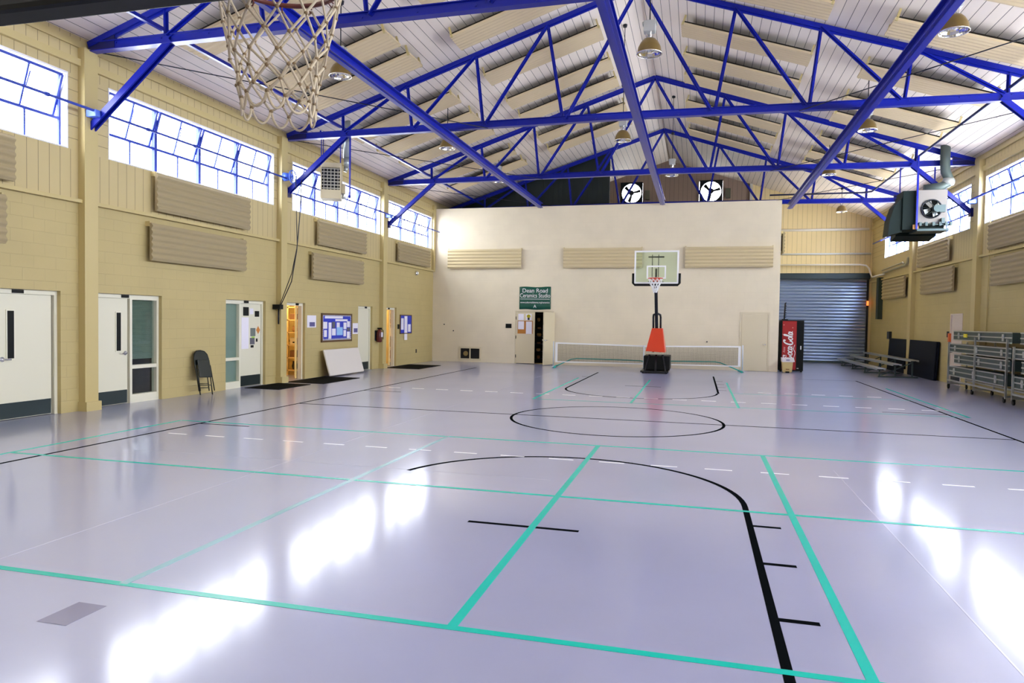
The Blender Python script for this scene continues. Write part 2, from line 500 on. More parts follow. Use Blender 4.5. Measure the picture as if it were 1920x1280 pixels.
# teal pickleball tape
M_tealglare = mat('glare_pale_teal_tape', (0.22, 0.42, 0.48), 0.2, spec=0.5)  # paler copy of the teal, window glare painted into the tape colour
G = dict(label='teal tape line of the pickleball court')
GW = 0.055
L1, L2, L3 = 3.67, 6.75, 9.7
for y, a, b in ((L1, -8.1, 5.0), (L2, -8.1, 5.0), (L3, -8.1, 5.1)):
    line('pickleball_line', [(a, y), (b, y)], GW, M_teal, dz=0.0004, **G)
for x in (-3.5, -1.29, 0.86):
    line('pickleball_line', [(x, L1), (x, L3)], GW + 0.005, M_teal if x > -3 else M_tealglare, dz=0.0006, label='teal tape line with window glare painted into its pale colour' if x < -3 else G['label'])
line('pickleball_line', [(-8.1, L1), (-8.1, L3)], GW, M_teal, dz=0.0006, **G)
for x, a, b in ((-3.45, 15.0, 21.2), (-1.33, 15.05, 21.3), (0.85, 15.0, 21.3), (5.04, 15.1, 21.3)):
    line('pickleball_line', [(x, a), (x, b)], GW, M_teal, dz=0.0006, **G)
line('pickleball_line', [(-3.45, 15.02), (5.04, 15.15)], 0.035, M_teal, dz=0.0004, **G)
line('pickleball_line', [(0.85, 18.1), (5.04, 18.1)], 0.03, M_teal, dz=0.0004, **G)
# white dashes
for y0, w in ((8.58, 0.035), (16.12, 0.045)):
    mb = MB()
    x = -7.38
    while x < 4.7:
        mb.strip([(x, y0), (x + 0.31, y0)], w, T0, T1 + 0.0003)
        x += 0.625
    mb.build('dashed_white_line', M_tapew, floor, label='row of short white painted dashes')
mb = MB()
x = 1.5
while x < 4.6:
    mb.strip([(x, 18.6), (x + 0.31, 18.6)], 0.04, T0, T1); x += 0.625
mb.build('dashed_white_line', M_tapew, floor, label='row of short white painted dashes')
M_joint = mat('pale_joint', (0.50, 0.50, 0.64), 0.2)
MB().strip([(-4.66, YN), (-4.66, 24)], 0.012, T0, T1).build('floor_joint', M_joint, floor, label='pale saw joint in the floor')
MB().strip([(1.6, YN), (1.6, 9.0)], 0.012, T0, T1).build('floor_joint', M_joint, floor, label='pale saw joint in the floor')
MB().strip([(-6.9, 7.42), (-1.5, 7.42)], 0.008, T0, T1).build('floor_joint', M_joint, floor, label='pale saw joint in the floor')
MB().strip([(-3.42, 3.08), (-3.42, 3.36)], 0.2, T0, T1 + 0.0002).build('floor_patch', mat('patch_grey_purple', (0.21, 0.205, 0.32), 0.2), floor, label='darker repaired patch of floor')

# ------------------------------------------------------------------ walls
def wall_cells(mb, axis, p0, p1, a0, a1, z0, z1, holes, mi=0, mi_of=None):
    """wall slab normal to axis ('X' or 'Y') between p0 and p1, with rectangular holes (a0,a1,z0,z1)"""
    A = sorted({a0, a1, *[h[0] for h in holes], *[h[1] for h in holes]})
    Z = sorted({z0, z1, *[h[2] for h in holes], *[h[3] for h in holes]})
    A = [a for a in A if a0 <= a <= a1]; Z = [z for z in Z if z0 <= z <= z1]
    for i in range(len(A) - 1):
        for j in range(len(Z) - 1):
            ca, cz = (A[i] + A[i + 1]) / 2, (Z[j] + Z[j + 1]) / 2
            if any(h[0] < ca < h[1] and h[2] < cz < h[3] for h in holes): continue
            k = mi_of(ca, cz) if mi_of else mi
            if axis == 'X': mb.box(p0, p1, A[i], A[i + 1], Z[j], Z[j + 1], k)
            else: mb.box(A[i], A[i + 1], p0, p1, Z[j], Z[j + 1], k)
# door openings in the left wall: y0,y1
DOORS = {'A': (7.55, 9.64), 'B': (10.30, 11.98), 'C': (13.98, 15.52), 'D': (16.25, 17.36), 'E': (20.50, 21.52), 'F': (22.42, 23.46)}
DH = 2.09
holesL = [(a, b, 0, DH) for a, b in DOORS.values()]
holesLw = [(a, b, WZ0, WZ1) for a, b in BAY]
def beside(ca, cz):
    return 1 if WZ0 - 0.02 < cz < WZ1 + 0.02 else 0
mb = MB(False)
wall_cells(mb, 'X', XL - 0.2, XL, YN, YE, 0, ZL, holesL)
w = structure(mb.build('wall_left', M_block), 'tan painted block wall with office and storage doors')
mb = MB(False)
wall_cells(mb, 'X', XL - 0.2, XL, YN, YE, ZL, ZW + 0.15, holesLw, mi_of=beside)
w = mb.build('upper_siding', [M_side, M_sideh], w)
holesR = [(23.28, 24.22, 0, DH)]
holesRw = [(a, b, WZ0, WZ1) for a, b in BAYR]
mb = MB(False)
wall_cells(mb, 'X', XR, XR + 0.2, YN, YE, 0, ZL, holesR)
w = structure(mb.build('wall_right', M_block), 'tan painted block wall in shade')
mb = MB(False)
wall_cells(mb, 'X', XR, XR + 0.2, YN, YE, ZL, ZW + 0.15, holesRw, mi_of=beside)
mb.build('upper_siding', [M_side, M_sideh], w)
# partition
VENT = (-9.28, -8.42, 0.12, 0.57)
DD = (-6.98, -5.42, 0, 2.09)
mb = MB(False)
wall_cells(mb, 'Y', YB, YB + 0.2, XL, XP, 0, ZP, [DD, VENT])
part = structure(mb.build('wall_partition', M_blockx), 'cream painted block partition that stops below the roof')
MB().box(XP - 0.2, XP, YB + 0.2, YE, 0, ZP).build('return_wall', M_block, part)
MB().box(XL, XP - 0.2, YB + 0.2, YE, ZP - 0.45, ZP - 0.3).build('room_ceiling', M_roomd, part)
# far wall with fan openings
FANS = [(-3.75, -2.7, 7.40, 8.43), (-0.07, 1.0, 7.38, 8.41)]
RU = (3.1, 7.36, 0, 4.05)
mb = MB(False)
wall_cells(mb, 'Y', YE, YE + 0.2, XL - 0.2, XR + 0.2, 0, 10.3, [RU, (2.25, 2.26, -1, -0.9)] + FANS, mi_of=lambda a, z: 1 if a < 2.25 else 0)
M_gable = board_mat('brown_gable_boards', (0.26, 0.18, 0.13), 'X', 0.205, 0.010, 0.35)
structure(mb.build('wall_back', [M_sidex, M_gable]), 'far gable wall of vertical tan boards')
structure(MB().box(XL - 0.2, XR + 0.2, YN - 0.2, YN, 0, 10.3).build('wall_near', M_blockx), 'cream wall behind the near hoop')
M_atticshade = board_mat('painted_attic_shade', (0.004, 0.012, 0.011), 'X', 0.205, 0.010, 0.5)  # near-black screen added to paint the shade of the unlit roof space
structure(MB().prism([(XL, ZP), (-3.6, ZP), (-3.6, zceil(-3.6)), (XL, zceil(XL))], 29.0, 29.1, 'Y').build('wall_attic_shade', M_atticshade), 'added near black screen painting the shade of the unlit roof space beyond the farthest truss')
# ceiling: two slopes
mb = MB()
RZ = zceil(CX)
for x0, x1 in ((XL - 0.3, CX), (CX, XR + 0.3)):
    mb.prism([(x0, zceil(x0)), (x1, zceil(x1 - 1e-6) if x1 == CX else zceil(x1)), (x1, (RZ if x1 == CX else zceil(x1)) + 0.15), (x0, (RZ if x0 == CX else zceil(x0)) + 0.15)] if x1 == CX else
             [(x0, RZ), (x1, zceil(x1)), (x1, zceil(x1) + 0.15), (x0, RZ + 0.15)], YN - 0.3, YE + 0.3)
ceiling = structure(mb.build('ceiling', M_deck), 'pale board roof deck rising to a ridge')
# ledges and trim rails
n = [0]
def trim(label, *boxes, m=M_trim):
    n[0] += 1
    mb = MB()
    for b in boxes: mb.box(*b)
    return structure(mb.build('trim_%d' % n[0], m), label)
for side, x, s in (('left', XL, 1), ('right', XR, -1)):
    ye = YB - 0.01 if side == 'left' else YE - 0.01
    trim('thin ledge where block meets boards on the %s wall' % side, (x, x + s * 0.09, YN, ye, ZL - 0.05, ZL + 0.01))
    trim('boxed rail under the eaves of the %s wall' % side, (x, x + s * 0.07, YN, ye, 5.98, 6.10))
    trim('strip along the top of the %s wall' % side, (x, x + s * 0.04, YN, ye, 6.3, 6.42))
# wall columns
for side, x, s, ys in (('left', XL, 1, ((3.75, 4.05), (10.0, 10.28), (15.98, 16.24), (22.04, 22.32))),
                       ('right', XR, -1, ((3.75, 4.05), (9.9, 10.2), (15.9, 16.2), (21.95, 22.25), (28.0, 28.35)))):
    for a, b in ys:
        trim('tan boxed column against the %s wall' % side, (x, x + s * 0.14, a, b, 0, 6.3), (x, x + s * 0.19, a - 0.02, b + 0.02, 0, 0.16))
trim('tan column in the corner beside the partition', (XL, XL + 0.10, YB - 0.2, YB - 0.005, 3.7, 6.3))

# ------------------------------------------------------------------ windows
wn_ = [0]
def window(side, y0, y1, units):
    wn_[0] += 1
    x, s = (XL, 1) if side == 'left' else (XR, -1)     # s: towards the room
    o = MB()
    xo = x - s * 0.15
    # white reveal boards
    o.box(x - s * 0.199, x + s * 0.012, y0, y0 + 0.02, WZ0, WZ1).box(x - s * 0.199, x + s * 0.012, y1 - 0.02, y1, WZ0, WZ1)
    o.box(x - s * 0.199, x + s * 0.012, y0, y1, WZ0, WZ0 + 0.02).box(x - s * 0.199, x + s * 0.012, y0, y1, WZ1 - 0.02, WZ1)
    w = structure(o.build('window_%d' % wn_[0], M_white), 'high steel sash window with tilted vents on the %s wall' % side)
    a, b = y0 + 0.02, y1 - 0.02
    if side == 'right': b -= 0.0
    zt = 5.03
    f = MB()
    f.box(xo - 0.02, xo + 0.02, a, a + 0.03, WZ0 + 0.02, WZ1 - 0.02).box(xo - 0.02, xo + 0.02, b - 0.03, b, WZ0 + 0.02, WZ1 - 0.02)
    f.box(xo - 0.02, xo + 0.02, a, b, WZ0 + 0.02, WZ0 + 0.045).box(xo - 0.02, xo + 0.02, a, b, WZ1 - 0.045, WZ1 - 0.02)
    f.box(xo - 0.02, xo + 0.02, a, b, zt - 0.022, zt + 0.022)
    wu = (b - a) / units
    for i in range(1, units):
        f.box(xo - 0.035, xo + 0.035, a + i * wu - 0.035, a + i * wu + 0.035, WZ0 + 0.02, WZ1 - 0.02)
    for i in range(units):
        f.box(xo - 0.01, xo + 0.01, a + (i + .5) * wu - 0.014, a + (i + .5) * wu + 0.014, WZ0 + 0.02, zt)
    f.build('window_frame', M_sash, w)
    MB().box(xo - 0.003, xo + 0.003, a + 0.03, b - 0.03, WZ0 + 0.045, zt - 0.015).build('pane', M_glass, w)
    for i in range(units):
        v = MB()
        hh = (WZ1 - 0.05 - zt - 0.02) / 2
        ww = wu / 2 - 0.045
        for yy in (-ww, ww): v.box(-0.016, 0.016, yy - 0.02, yy + 0.02, -hh, hh)
        for zz in (-hh, hh): v.box(-0.016, 0.016, -ww, ww, zz - 0.02, zz + 0.02)
        v.box(-0.012, 0.012, -0.013, 0.013, -hh, hh)
        M = Matrix.Translation((xo, a + (i + .5) * wu, zt + 0.02 + hh)) @ Matrix.Rotation(s * R(17), 4, 'Y')
        v.xf(M)
        so = v.build('sash', M_sash, w)
        g = MB().box(-0.002, 0.002, -ww, ww, -hh, hh).xf(M)
        g.build('sash_pane', M_glass, so)
for (a, b), u in zip(BAY, (4, 4, 4, 4, 3)): window('left', a, b, u)
for (a, b), u in zip(BAYR, (4, 4, 4, 4, 4, 3)): window('right', a, b, u)

def operator(side, y0, y1, label, gears, wheel=None):
    x, s = (XL, 1) if side == 'left' else (XR, -1)
    xr = x + s * 0.30
    t = thing('window_opener', label, 'window opener', (xr, y0, 5.22), group='window opener shafts')
    MB().cyl((xr, y0, 5.22), (xr, y1, 5.22), 0.023).build('shaft', M_sash, t)
    for (a, b), u in zip(BAY if side == 'left' else BAYR, (4, 4, 4, 4, 3) if side == 'left' else (4, 4, 4, 4, 4, 3)):
        for i in range(u):
            y = a + (i + 0.5) * (b - a) / u
            if y0 < y < y1:
                m = MB()
                m.cyl((xr, y - 0.03, 5.22), (xr, y + 0.03, 5.22), 0.035)
                m.bar((xr, y, 5.22), (x - s * 0.02, y - 0.1, 5.33), 0.012, 0.03)
                m.bar((x - s * 0.02, y - 0.1, 5.33), (x - s * 0.06, y + 0.02, 5.62), 0.01, 0.02)
                m.build('arm', M_sash, t)
    for y in gears:
        MB().box(x + s * 0.145, xr + s * 0.05, y - 0.08, y + 0.08, 5.12, 5.24, bev=0.01).build('bracket', mat('light_blue_enamel', (0.12, 0.22, 0.75), 0.35), t)
    if wheel:
        m = MB()
        y, z, r = wheel, 5.27, 0.16
        xw = xr + s * 0.13
        m.cyl((xr - s * 0.1, y - .02, z), (xr + s * 0.05, y - .02, z), 0.11, 0.09, seg=20)
        m.cyl((xr, y - .02, z), (xw, y - .02, z), 0.02)
        m.path([(xw, y + r * math.cos(k * math.pi / 12), z + r * math.sin(k * math.pi / 12)) for k in range(24)], 0.015, closed=True)
        for k in range(4):
            a = k * math.pi / 4 + 0.2
            m.cyl((xw, y + r * math.cos(a), z + r * math.sin(a)), (xw, y - r * math.cos(a), z - r * math.sin(a)), 0.011)
        m.build('hand_wheel', mat('mid_blue_enamel', (0.05, 0.12, 0.55), 0.35), t)
    return t
operator('left', 4.3, 15.95, 'blue window opener shaft along the nearer left windows, ending at a hand wheel', (10.1,), wheel=16.02)
operator('left', 16.4, 26.9, 'blue window opener shaft along the farther left windows up to the partition', (22.2,))
operator('right', 16.4, 33.2, 'blue window opener shaft along the windows of the right wall', (22.1, 28.2))
# hanging ropes from the hand wheel
m = MB()
xr = XL + 0.60
m.path([(xr, 16.15, 5.2), (xr + .02, 16.05, 4.3), (xr, 15.95, 3.4), (xr - .05, 15.8, 2.6), (XL + 0.22, 15.86, 2.02)], 0.012, 6)
m.path([(xr, 15.88, 5.2), (xr, 15.92, 4.4), (xr, 15.97, 3.5), (xr - .08, 15.85, 2.8), (XL + 0.2, 15.84, 2.02)], 0.010, 6)
t = thing('operating_chain', 'dark looped chain hanging from the hand wheel beside the column', 'chain', (XL + 0.2, 15.86, 1.5))
m.build('chain', M_dark, t)
MB().box(XL + 0.002, XL + 0.22, 15.80, 15.96, 1.90, 2.02, bev=0.01).build('catch_box', M_black, t)
MB().cyl((XL + 0.12, 15.9, 1.52), (XL + 0.12, 15.9, 1.9), 0.022).build('conduit', M_dark, t)

# ------------------------------------------------------------------ roof trusses
PA = '%s blue steel roof truss with angled webs%s'
def truss(Y, label):
    t = thing('roof_truss', label, 'roof truss', (CX, Y, 6.3), group='blue roof trusses')
    hw = 8.97
    zb = 6.385
    def top(off): return 6.40 + SL * (hw - off)
    m = MB()
    x0, x1 = CX - hw + 0.02, CX + hw - 0.12
    camb = 0.03
    for a, b, za, zbb in ((x0, CX, zb - 0.03, zb + camb), (CX, x1, zb + camb, zb - 0.05)):
        m.bar((a, Y, za), (b, Y, zbb), 0.05, 0.15)
        m.bar((a, Y, za - 0.075), (b, Y, zbb - 0.075), 0.15, 0.014)
        m.bar((a, Y, za + 0.075), (b, Y, zbb + 0.075), 0.12, 0.014)
    for k in range(-9, 10):
        x = CX + k * 0.93
        m.cyl((x, Y - 0.04, zb + 0.01), (x, Y - 0.026, zb + 0.01), 0.018, seg=8)
    m.build('bottom_chord', M_blue, t)
    for s in (-1, 1):
        m = MB()
        e = CX + s * (hw - (0.02 if s < 0 else 0.12))
        m.bar((e, Y, 6.40), (CX, Y, top(0)), 0.10, 0.10)
        m.bar((e, Y, 6.34), (CX, Y, top(0) - 0.055), 0.03, 0.07)
        m.build('top_chord', M_blue, t)
        MB().prism([(e, 6.28), (e - s * 0.55, 6.30), (e - s * 0.55, 6.56), (e - s * 0.35, 6.56), (e, 6.46)], Y - 0.035, Y + 0.035, 'Y').build('gusset_plate', mat('dark_blue_steel', (0.004, 0.006, 0.10), 0.3), t)
        tops = [7.39, 5.63, 3.85, 2.1, 0.0]
        bots = [7.35, 5.47, 3.63, 1.68]
        for i, bo in enumerate(bots):
            xb = CX + s * bo
            for k, to in enumerate((tops[i], tops[i + 1])):
                xt = CX + s * to
                w = 0.075 if k == 0 else 0.085
                mm = MB()
                d = 0.03 if k == 0 else -0.03
                za, zz = zb + 0.03, top(to) - 0.03
                mm.bar((xb - s * 0.05 * k + s*0.03*(1-k), Y + d, za), (xt, Y + d, zz), w, 0.02, up=(0, 1, 0))
                mm.bar((xb - s * 0.05 * k + s*0.03*(1-k), Y + d - 0.03, za), (xt, Y + d - 0.03, zz), 0.02, 0.06, up=(0, 1, 0))
                mm.build('web_bar', M_blue, t)
        # knee brace down to the wall
        m = MB()
        xw = CX + s * (hw - 0.02 - (0.14 if s > 0 else 0.02))
        A, B = Vector((xw, Y, 4.95)), Vector((CX + s * 7.25, Y, 6.34))
        for dy in (-0.045, 0.045):
            m.bar(A + Vector((0, dy, 0)), B + Vector((0, dy, 0)), 0.03, 0.11, up=(0, 1, 0) if False else (0, 0, 1))
        m.bar(A + Vector((0, 0, 0.05)), B + Vector((0, 0, 0.05)), 0.12, 0.02)
        m.build('knee_brace', M_blue, t)
        MB().box(xw - s * 0.04, xw + s * 0.03, Y - 0.09, Y + 0.09, 4.82, 5.06).build('brace_foot', mat('dark_blue_steel', (0.004, 0.006, 0.10), 0.3), t)
    return t
truss(TY[0], 'blue roof truss nearest the near hoop, its middle above the picture')
truss(TY[1], 'blue roof truss passing behind the near hoop net, second in from the near hoop')
truss(TY[2], 'blue roof truss carrying the dark unit heater, third in from the near hoop')
truss(TY[3], 'blue roof truss beyond the cream partition wall, farthest of the row')
# longitudinal beams under the trusses
for x, ye, lab in ((-6.0, YB - 0.12, 'blue steel beam running down the hall on the window side, ending left on the partition'),
                   (-1.36, YB - 0.12, 'blue steel beam running down the middle of the hall to the partition'),
                   (3.27, 28.6, 'blue steel beam running down the hall past the right end of the partition')):
    m = MB()
    z0, z1 = 6.09, 6.27
    m.box(x - 0.09, x + 0.09, 4.0, ye, z0, z0 + 0.018).box(x - 0.09, x + 0.09, 4.0, ye, z1 - 0.018, z1).box(x - 0.012, x + 0.012, 4.0, ye, z0, z1)
    m.box(x - 0.03, x + 0.03, 4.0, ye, z0 - 0.012, z0)
    tag(m.build('longitudinal_beam', M_blue), lab, 'beam', 'blue beams running down the hall')
# thin longitudinal struts at the outer nodes
for x, y0, y1, lab in ((-8.85, 4.0, 28.6, 'thin blue strut running down the hall along the left wall trusses'),):
    tag(MB().box(x - 0.03, x + 0.03, y0, y1, 6.50, 6.56).build('roof_strut', M_blue), lab, 'strut', 'thin roof struts')
# cross bracing rods
for i in range(3):
    for s, e, q in ((-1, XL + 0.25, -4.95), (1, XR - 0.35, 2.0)):
        a = (e, TY[i] + 0.09, 6.286); b = (q, TY[i + 1] - 0.09, 6.286)
        tag(MB().cyl(a, b, 0.011, seg=6).build('bracing_rod', M_dark),
            'thin dark bracing rod slanting from the %s wall, %s bay' % ('left' if s < 0 else 'right', ('nearest', 'middle', 'farthest')[i]), 'rod', 'diagonal bracing rods')
# conduit crossing beyond the heater
m = MB()
m.path([(5.95, 10.5, 6.54), (5.95, 23, 6.54), (5.95, 27.9, 6.54), (5.75, 28.1, 6.54), (2.5, 28.1, 6.54)], 0.03, 8)
tag(m.build('gas_pipe', mat('dark_blue_pipe', (0.01, 0.02, 0.10), 0.4)), 'dark blue gas pipe under the roof turning across above the machine bay', 'pipe')

# ------------------------------------------------------------------ ribbed acoustic panels
def rib_profile(h, t=0.045, amp=0.032, ribs=6):
    pts = []
    N = ribs * 8
    for i in range(N + 1):
        z = h * i / N
        pts.append((t + amp * (0.5 - 0.5 * math.cos(2 * math.pi * ribs * i / N)), z))
    return pts
def panel_mesh(L, h=0.73, back=0.055):
    """local: length along Y from 0, height Z from 0, front towards +X"""
    m = MB()
    prof = [(0, 0)] + rib_profile(h) + [(0, h)]
    m.prism(prof, 0, L, 'Y')
    return m
def rail_mesh(L, h, depth):
    m = MB()
    for y in (0.35, L - 0.35):
        m.box(-depth, 0.0, y - 0.03, y + 0.03, h - 0.10, h - 0.02).box(-depth, 0.0, y - 0.03, y + 0.03, 0.04, 0.10)
    for y in (0.0, L - 0.03):
        m.box(-depth, 0.0, y, y + 0.03, h - 0.06, h + 0.03)
    return m
def wall_panel(side, y0, z0, L, h, label, group):
    x, s = (XL, 1) if side == 'left' else (XR, -1)
    st = 0.10
    xx = x + s * st
    if side == 'left': t = thing('acoustic_panel', label, 'acoustic panel', (xx, y0, z0), 0, group, world=False)
    else: t = thing('acoustic_panel', label, 'acoustic panel', (xx, y0 + L, z0), math.pi, group, world=False)
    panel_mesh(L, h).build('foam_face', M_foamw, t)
    rail_mesh(L, h, st).build('mounting_bracket', M_trim, t)
    return t
gl = 'ribbed panels on the left wall'
wall_panel('left', 5.7, 3.75, 3.0, 0.70, 'ribbed beige panel above the ledge, cut by the left edge of the picture', gl)
wall_panel('left', 5.55, 2.77, 3.0, 0.75, 'ribbed beige panel below the ledge over the door at the left edge', gl)
wall_panel('left', 11.68, 3.75, 2.97, 0.74, 'ribbed beige panel above the ledge under the large window nearest the hoop net', gl)
wall_panel('left', 11.54, 2.77, 2.97, 0.73, 'ribbed beige panel below the ledge over the door with the blind', gl)
wall_panel('left', 17.78, 3.75, 2.95, 0.70, 'ribbed beige panel above the ledge behind the cream heater', gl)
wall_panel('left', 17.5, 2.77, 3.05, 0.73, 'ribbed beige panel below the ledge over the blue bulletin board', gl)
wall_panel('left', 23.26, 3.75, 3.05, 0.68, 'ribbed beige panel above the ledge next to the partition', gl)
gr = 'ribbed panels on the right wall'
wall_panel('right', 17.9, 3.75, 3.25, 0.70, 'ribbed brown panel above the ledge cut by the right edge of the picture', gr)
wall_panel('right', 17.75, 2.80, 3.15, 0.74, 'ribbed brown panel below the ledge over the riser cart', gr)
wall_panel('right', 24.25, 3.75, 3.05, 0.70, 'ribbed brown panel above the ledge beneath the dark heater', gr)
wall_panel('right', 23.75, 2.80, 3.1, 0.76, 'ribbed brown panel below the ledge above the white door', gr)
wall_panel('right', 28.85, 2.80, 3.2, 0.78, 'ribbed brown panel on the right wall nearest the roll-up door', gr)
for x0, L, lab in ((-9.80, 3.05, 'ribbed cream panel high on the partition, next to the left corner'),
                   (-5.07, 3.0, 'ribbed cream panel high on the partition, partly behind the glass backboard'),
                   (-0.5, 3.07, 'ribbed cream panel high on the partition, right of the backboard')):
    t = thing('acoustic_panel', lab, 'acoustic panel', (x0, YB - 0.08, 3.76), R(-90), 'ribbed panels on the partition', world=False)
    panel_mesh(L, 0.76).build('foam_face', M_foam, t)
    rail_mesh(L, 0.76, 0.08).build('mounting_bracket', M_trim, t)
t = thing('acoustic_panel', 'ribbed panel seen edge-on at the right end of the partition', 'acoustic panel', (XP + 0.08, 27.15, 4.30), 0, 'ribbed panels on the partition', world=False)
panel_mesh(3.0, 0.75).build('foam_face', M_foamw, t)
rail_mesh(3.0, 0.75, 0.08).build('mounting_bracket', M_trim, t)
# ceiling panels hang under the slopes; local: length along +X going up the slope
def ceiling_panel(xlow, length, y0, side, label, W=0.78):
    ang = math.atan(SL)
    zc = zceil(xlow)
    t = thing('ceiling_panel', label, 'acoustic panel', (xlow, y0, zc - 0.20), 0, 'ribbed panels hung under the roof', world=False)
    L = length / math.cos(ang)
    m = MB()
    # profile across the width (Y), rib face downwards
    prof = [(0, 0)] + [(z, -d) for d, z in rib_profile(W, 0.05, 0.018, 6)] + [(W, 0)]
    m.prism([(u, v) for u, v in prof], 0, L, 'X')
    m2 = MB()
    for xx in (0.02, L - 0.06):
        m2.box(xx, xx + 0.04, -0.03, W + 0.03, 0.0, 0.03)
        for yy in (0.0, W - 0.04):
            m2.box(xx, xx + 0.04, yy, yy + 0.04, -0.06, 0.17)
    Mx = Matrix.Rotation(-ang, 4, 'Y')
    if side == 'right': Mx = Matrix.Scale(-1, 4, (1, 0, 0)) @ Mx
    m3 = MB().box(0.06, L - 0.06, 0.01, W - 0.01, 0.002, 0.035)  # dark sheet added to paint the shade in the gap above the panel
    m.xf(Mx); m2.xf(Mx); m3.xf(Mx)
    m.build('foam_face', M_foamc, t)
    m3.build('gap_shade_board', mat('painted_gap_shade', (0.02, 0.016, 0.012), 0.9, spec=0.1), t)
    m2.build('hanger', M_trim, t)
    return t
rows = {
 'lo': [11.0, 13.5, 14.75, 17.55, 19.25, 20.85, 23.6, 25.3],
 'li': [10.9, 12.6, 14.80, 17.3, 19.45, 20.95, 23.5, 25.2],
 'ri': [10.9, 12.6, 14.85, 17.5, 19.45, 21.0, 23.6, 25.1, 27.0],
 'ro': [11.0, 12.8, 14.95, 17.45, 19.7, 21.1, 23.7, 25.6, 27.1],
}
words = ['first', 'second', 'third', 'fourth', 'fifth', 'sixth', 'seventh', 'eighth', 'ninth']
for key, (xlow, ln, side, col) in {'lo': (-9.3, 2.95, 'left', 'outer left'), 'li': (-5.42, 2.95, 'left', 'inner left'),
                                   'ri': (2.42, 2.95, 'right', 'inner right'), 'ro': (6.15, 2.65, 'right', 'outer right')}.items():
    for i, y in enumerate(rows[key]):
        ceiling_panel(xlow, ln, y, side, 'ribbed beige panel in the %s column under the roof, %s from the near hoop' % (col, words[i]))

# ------------------------------------------------------------------ high bay lamps
def lamp_proto(label):
    t = thing('high_bay_lamp', label, 'lamp', (0, 0, 0), 0, 'high bay lamps', world=False)
    m = MB()
    m.lathe([(0.06, 0.17), (0.10, 0.155), (0.15, 0.10), (0.19, 0.02), (0.205, -0.07), (0.215, -0.09), (0.205, -0.088), (0.195, -0.06), (0.18, 0.02), (0.14, 0.09), (0.06, 0.15)], seg=28)
    m.build('reflector_dome', M_lampg, t)
    MB().lathe([(0.10, 0.10), (0.155, 0.04), (0.175, -0.02), (0.192, -0.06), (0.196, -0.085)], seg=28, cap=False, smooth=False).path([(0.21 * math.cos(k * math.pi / 14), 0.21 * math.sin(k * math.pi / 14), -0.09) for k in range(28)], 0.010, closed=True).build('inner_reflector', M_acryl, t)
    MB().lathe([(0.0, -0.06), (0.035, -0.04), (0.045, 0.02), (0.02, 0.09), (0.02, 0.13)], seg=14).build('bulb', mat('frosted_bulb', (0.8, 0.8, 0.78), 0.2), t)
    m = MB()
    for k in range(4):
        a = k * math.pi / 2 + 0.4
        m.bar((0.05 * math.cos(a), 0.05 * math.sin(a), 0.16), (0.07 * math.cos(a), 0.07 * math.sin(a), 0.27), 0.02, 0.008)
    m.cyl((0, 0, 0.16), (0, 0, 0.20), 0.045, seg=14)
    m.build('yoke', M_chrome, t)
    m = MB().box(-0.10, 0.10, -0.08, 0.08, 0.27, 0.46, bev=0.015)
    m.box(-0.12, 0.12, -0.05, 0.05, 0.40, 0.44)
    m.build('ballast_box', M_lampb, t)
    return t
lamp_spots = [(-6.7, 12.3, 6.40, 'over the left side, just right of the near hoop net'),
              (-0.90, 12.3, 6.36, 'over the middle of the court nearest the near hoop'),
              (3.70, 12.3, 6.33, 'over the right side nearest the camera, at the upper right corner'),
              (-6.72, 18.3, 6.46, 'over the left side between the second and third trusses'),
              (-1.96, 18.3, 6.44, 'over the middle between the second and third trusses'),
              (3.76, 18.3, 6.40, 'over the right side between the second and third trusses'),
              (-6.95, 24.2, 6.70, 'over the left side close to the partition'),
              (-0.94, 24.2, 6.70, 'over the middle close to the partition'),
              (3.90, 24.2, 6.55, 'over the right side close to the partition'),
              (5.42, 30.5, 6.30, 'beyond the partition in front of the roll-up door wall')]
proto = None
for x, y, z, wh in lamp_spots:
    lab = 'unlit dome lamp ' + wh
    if proto is None: proto = o = lamp_proto(lab)
    else:
        o = copy_tree(proto); o['label'] = lab
    o.location = (x, y, z)
    zt = zceil(x) - z - 0.005
    MB().cyl((0, 0, 0.46), (0, 0, zt), 0.010, seg=6).cyl((0, 0, zt - 0.06), (0, 0, zt), 0.05, 0.06, seg=12).build('hanging_rod', M_dark, o)

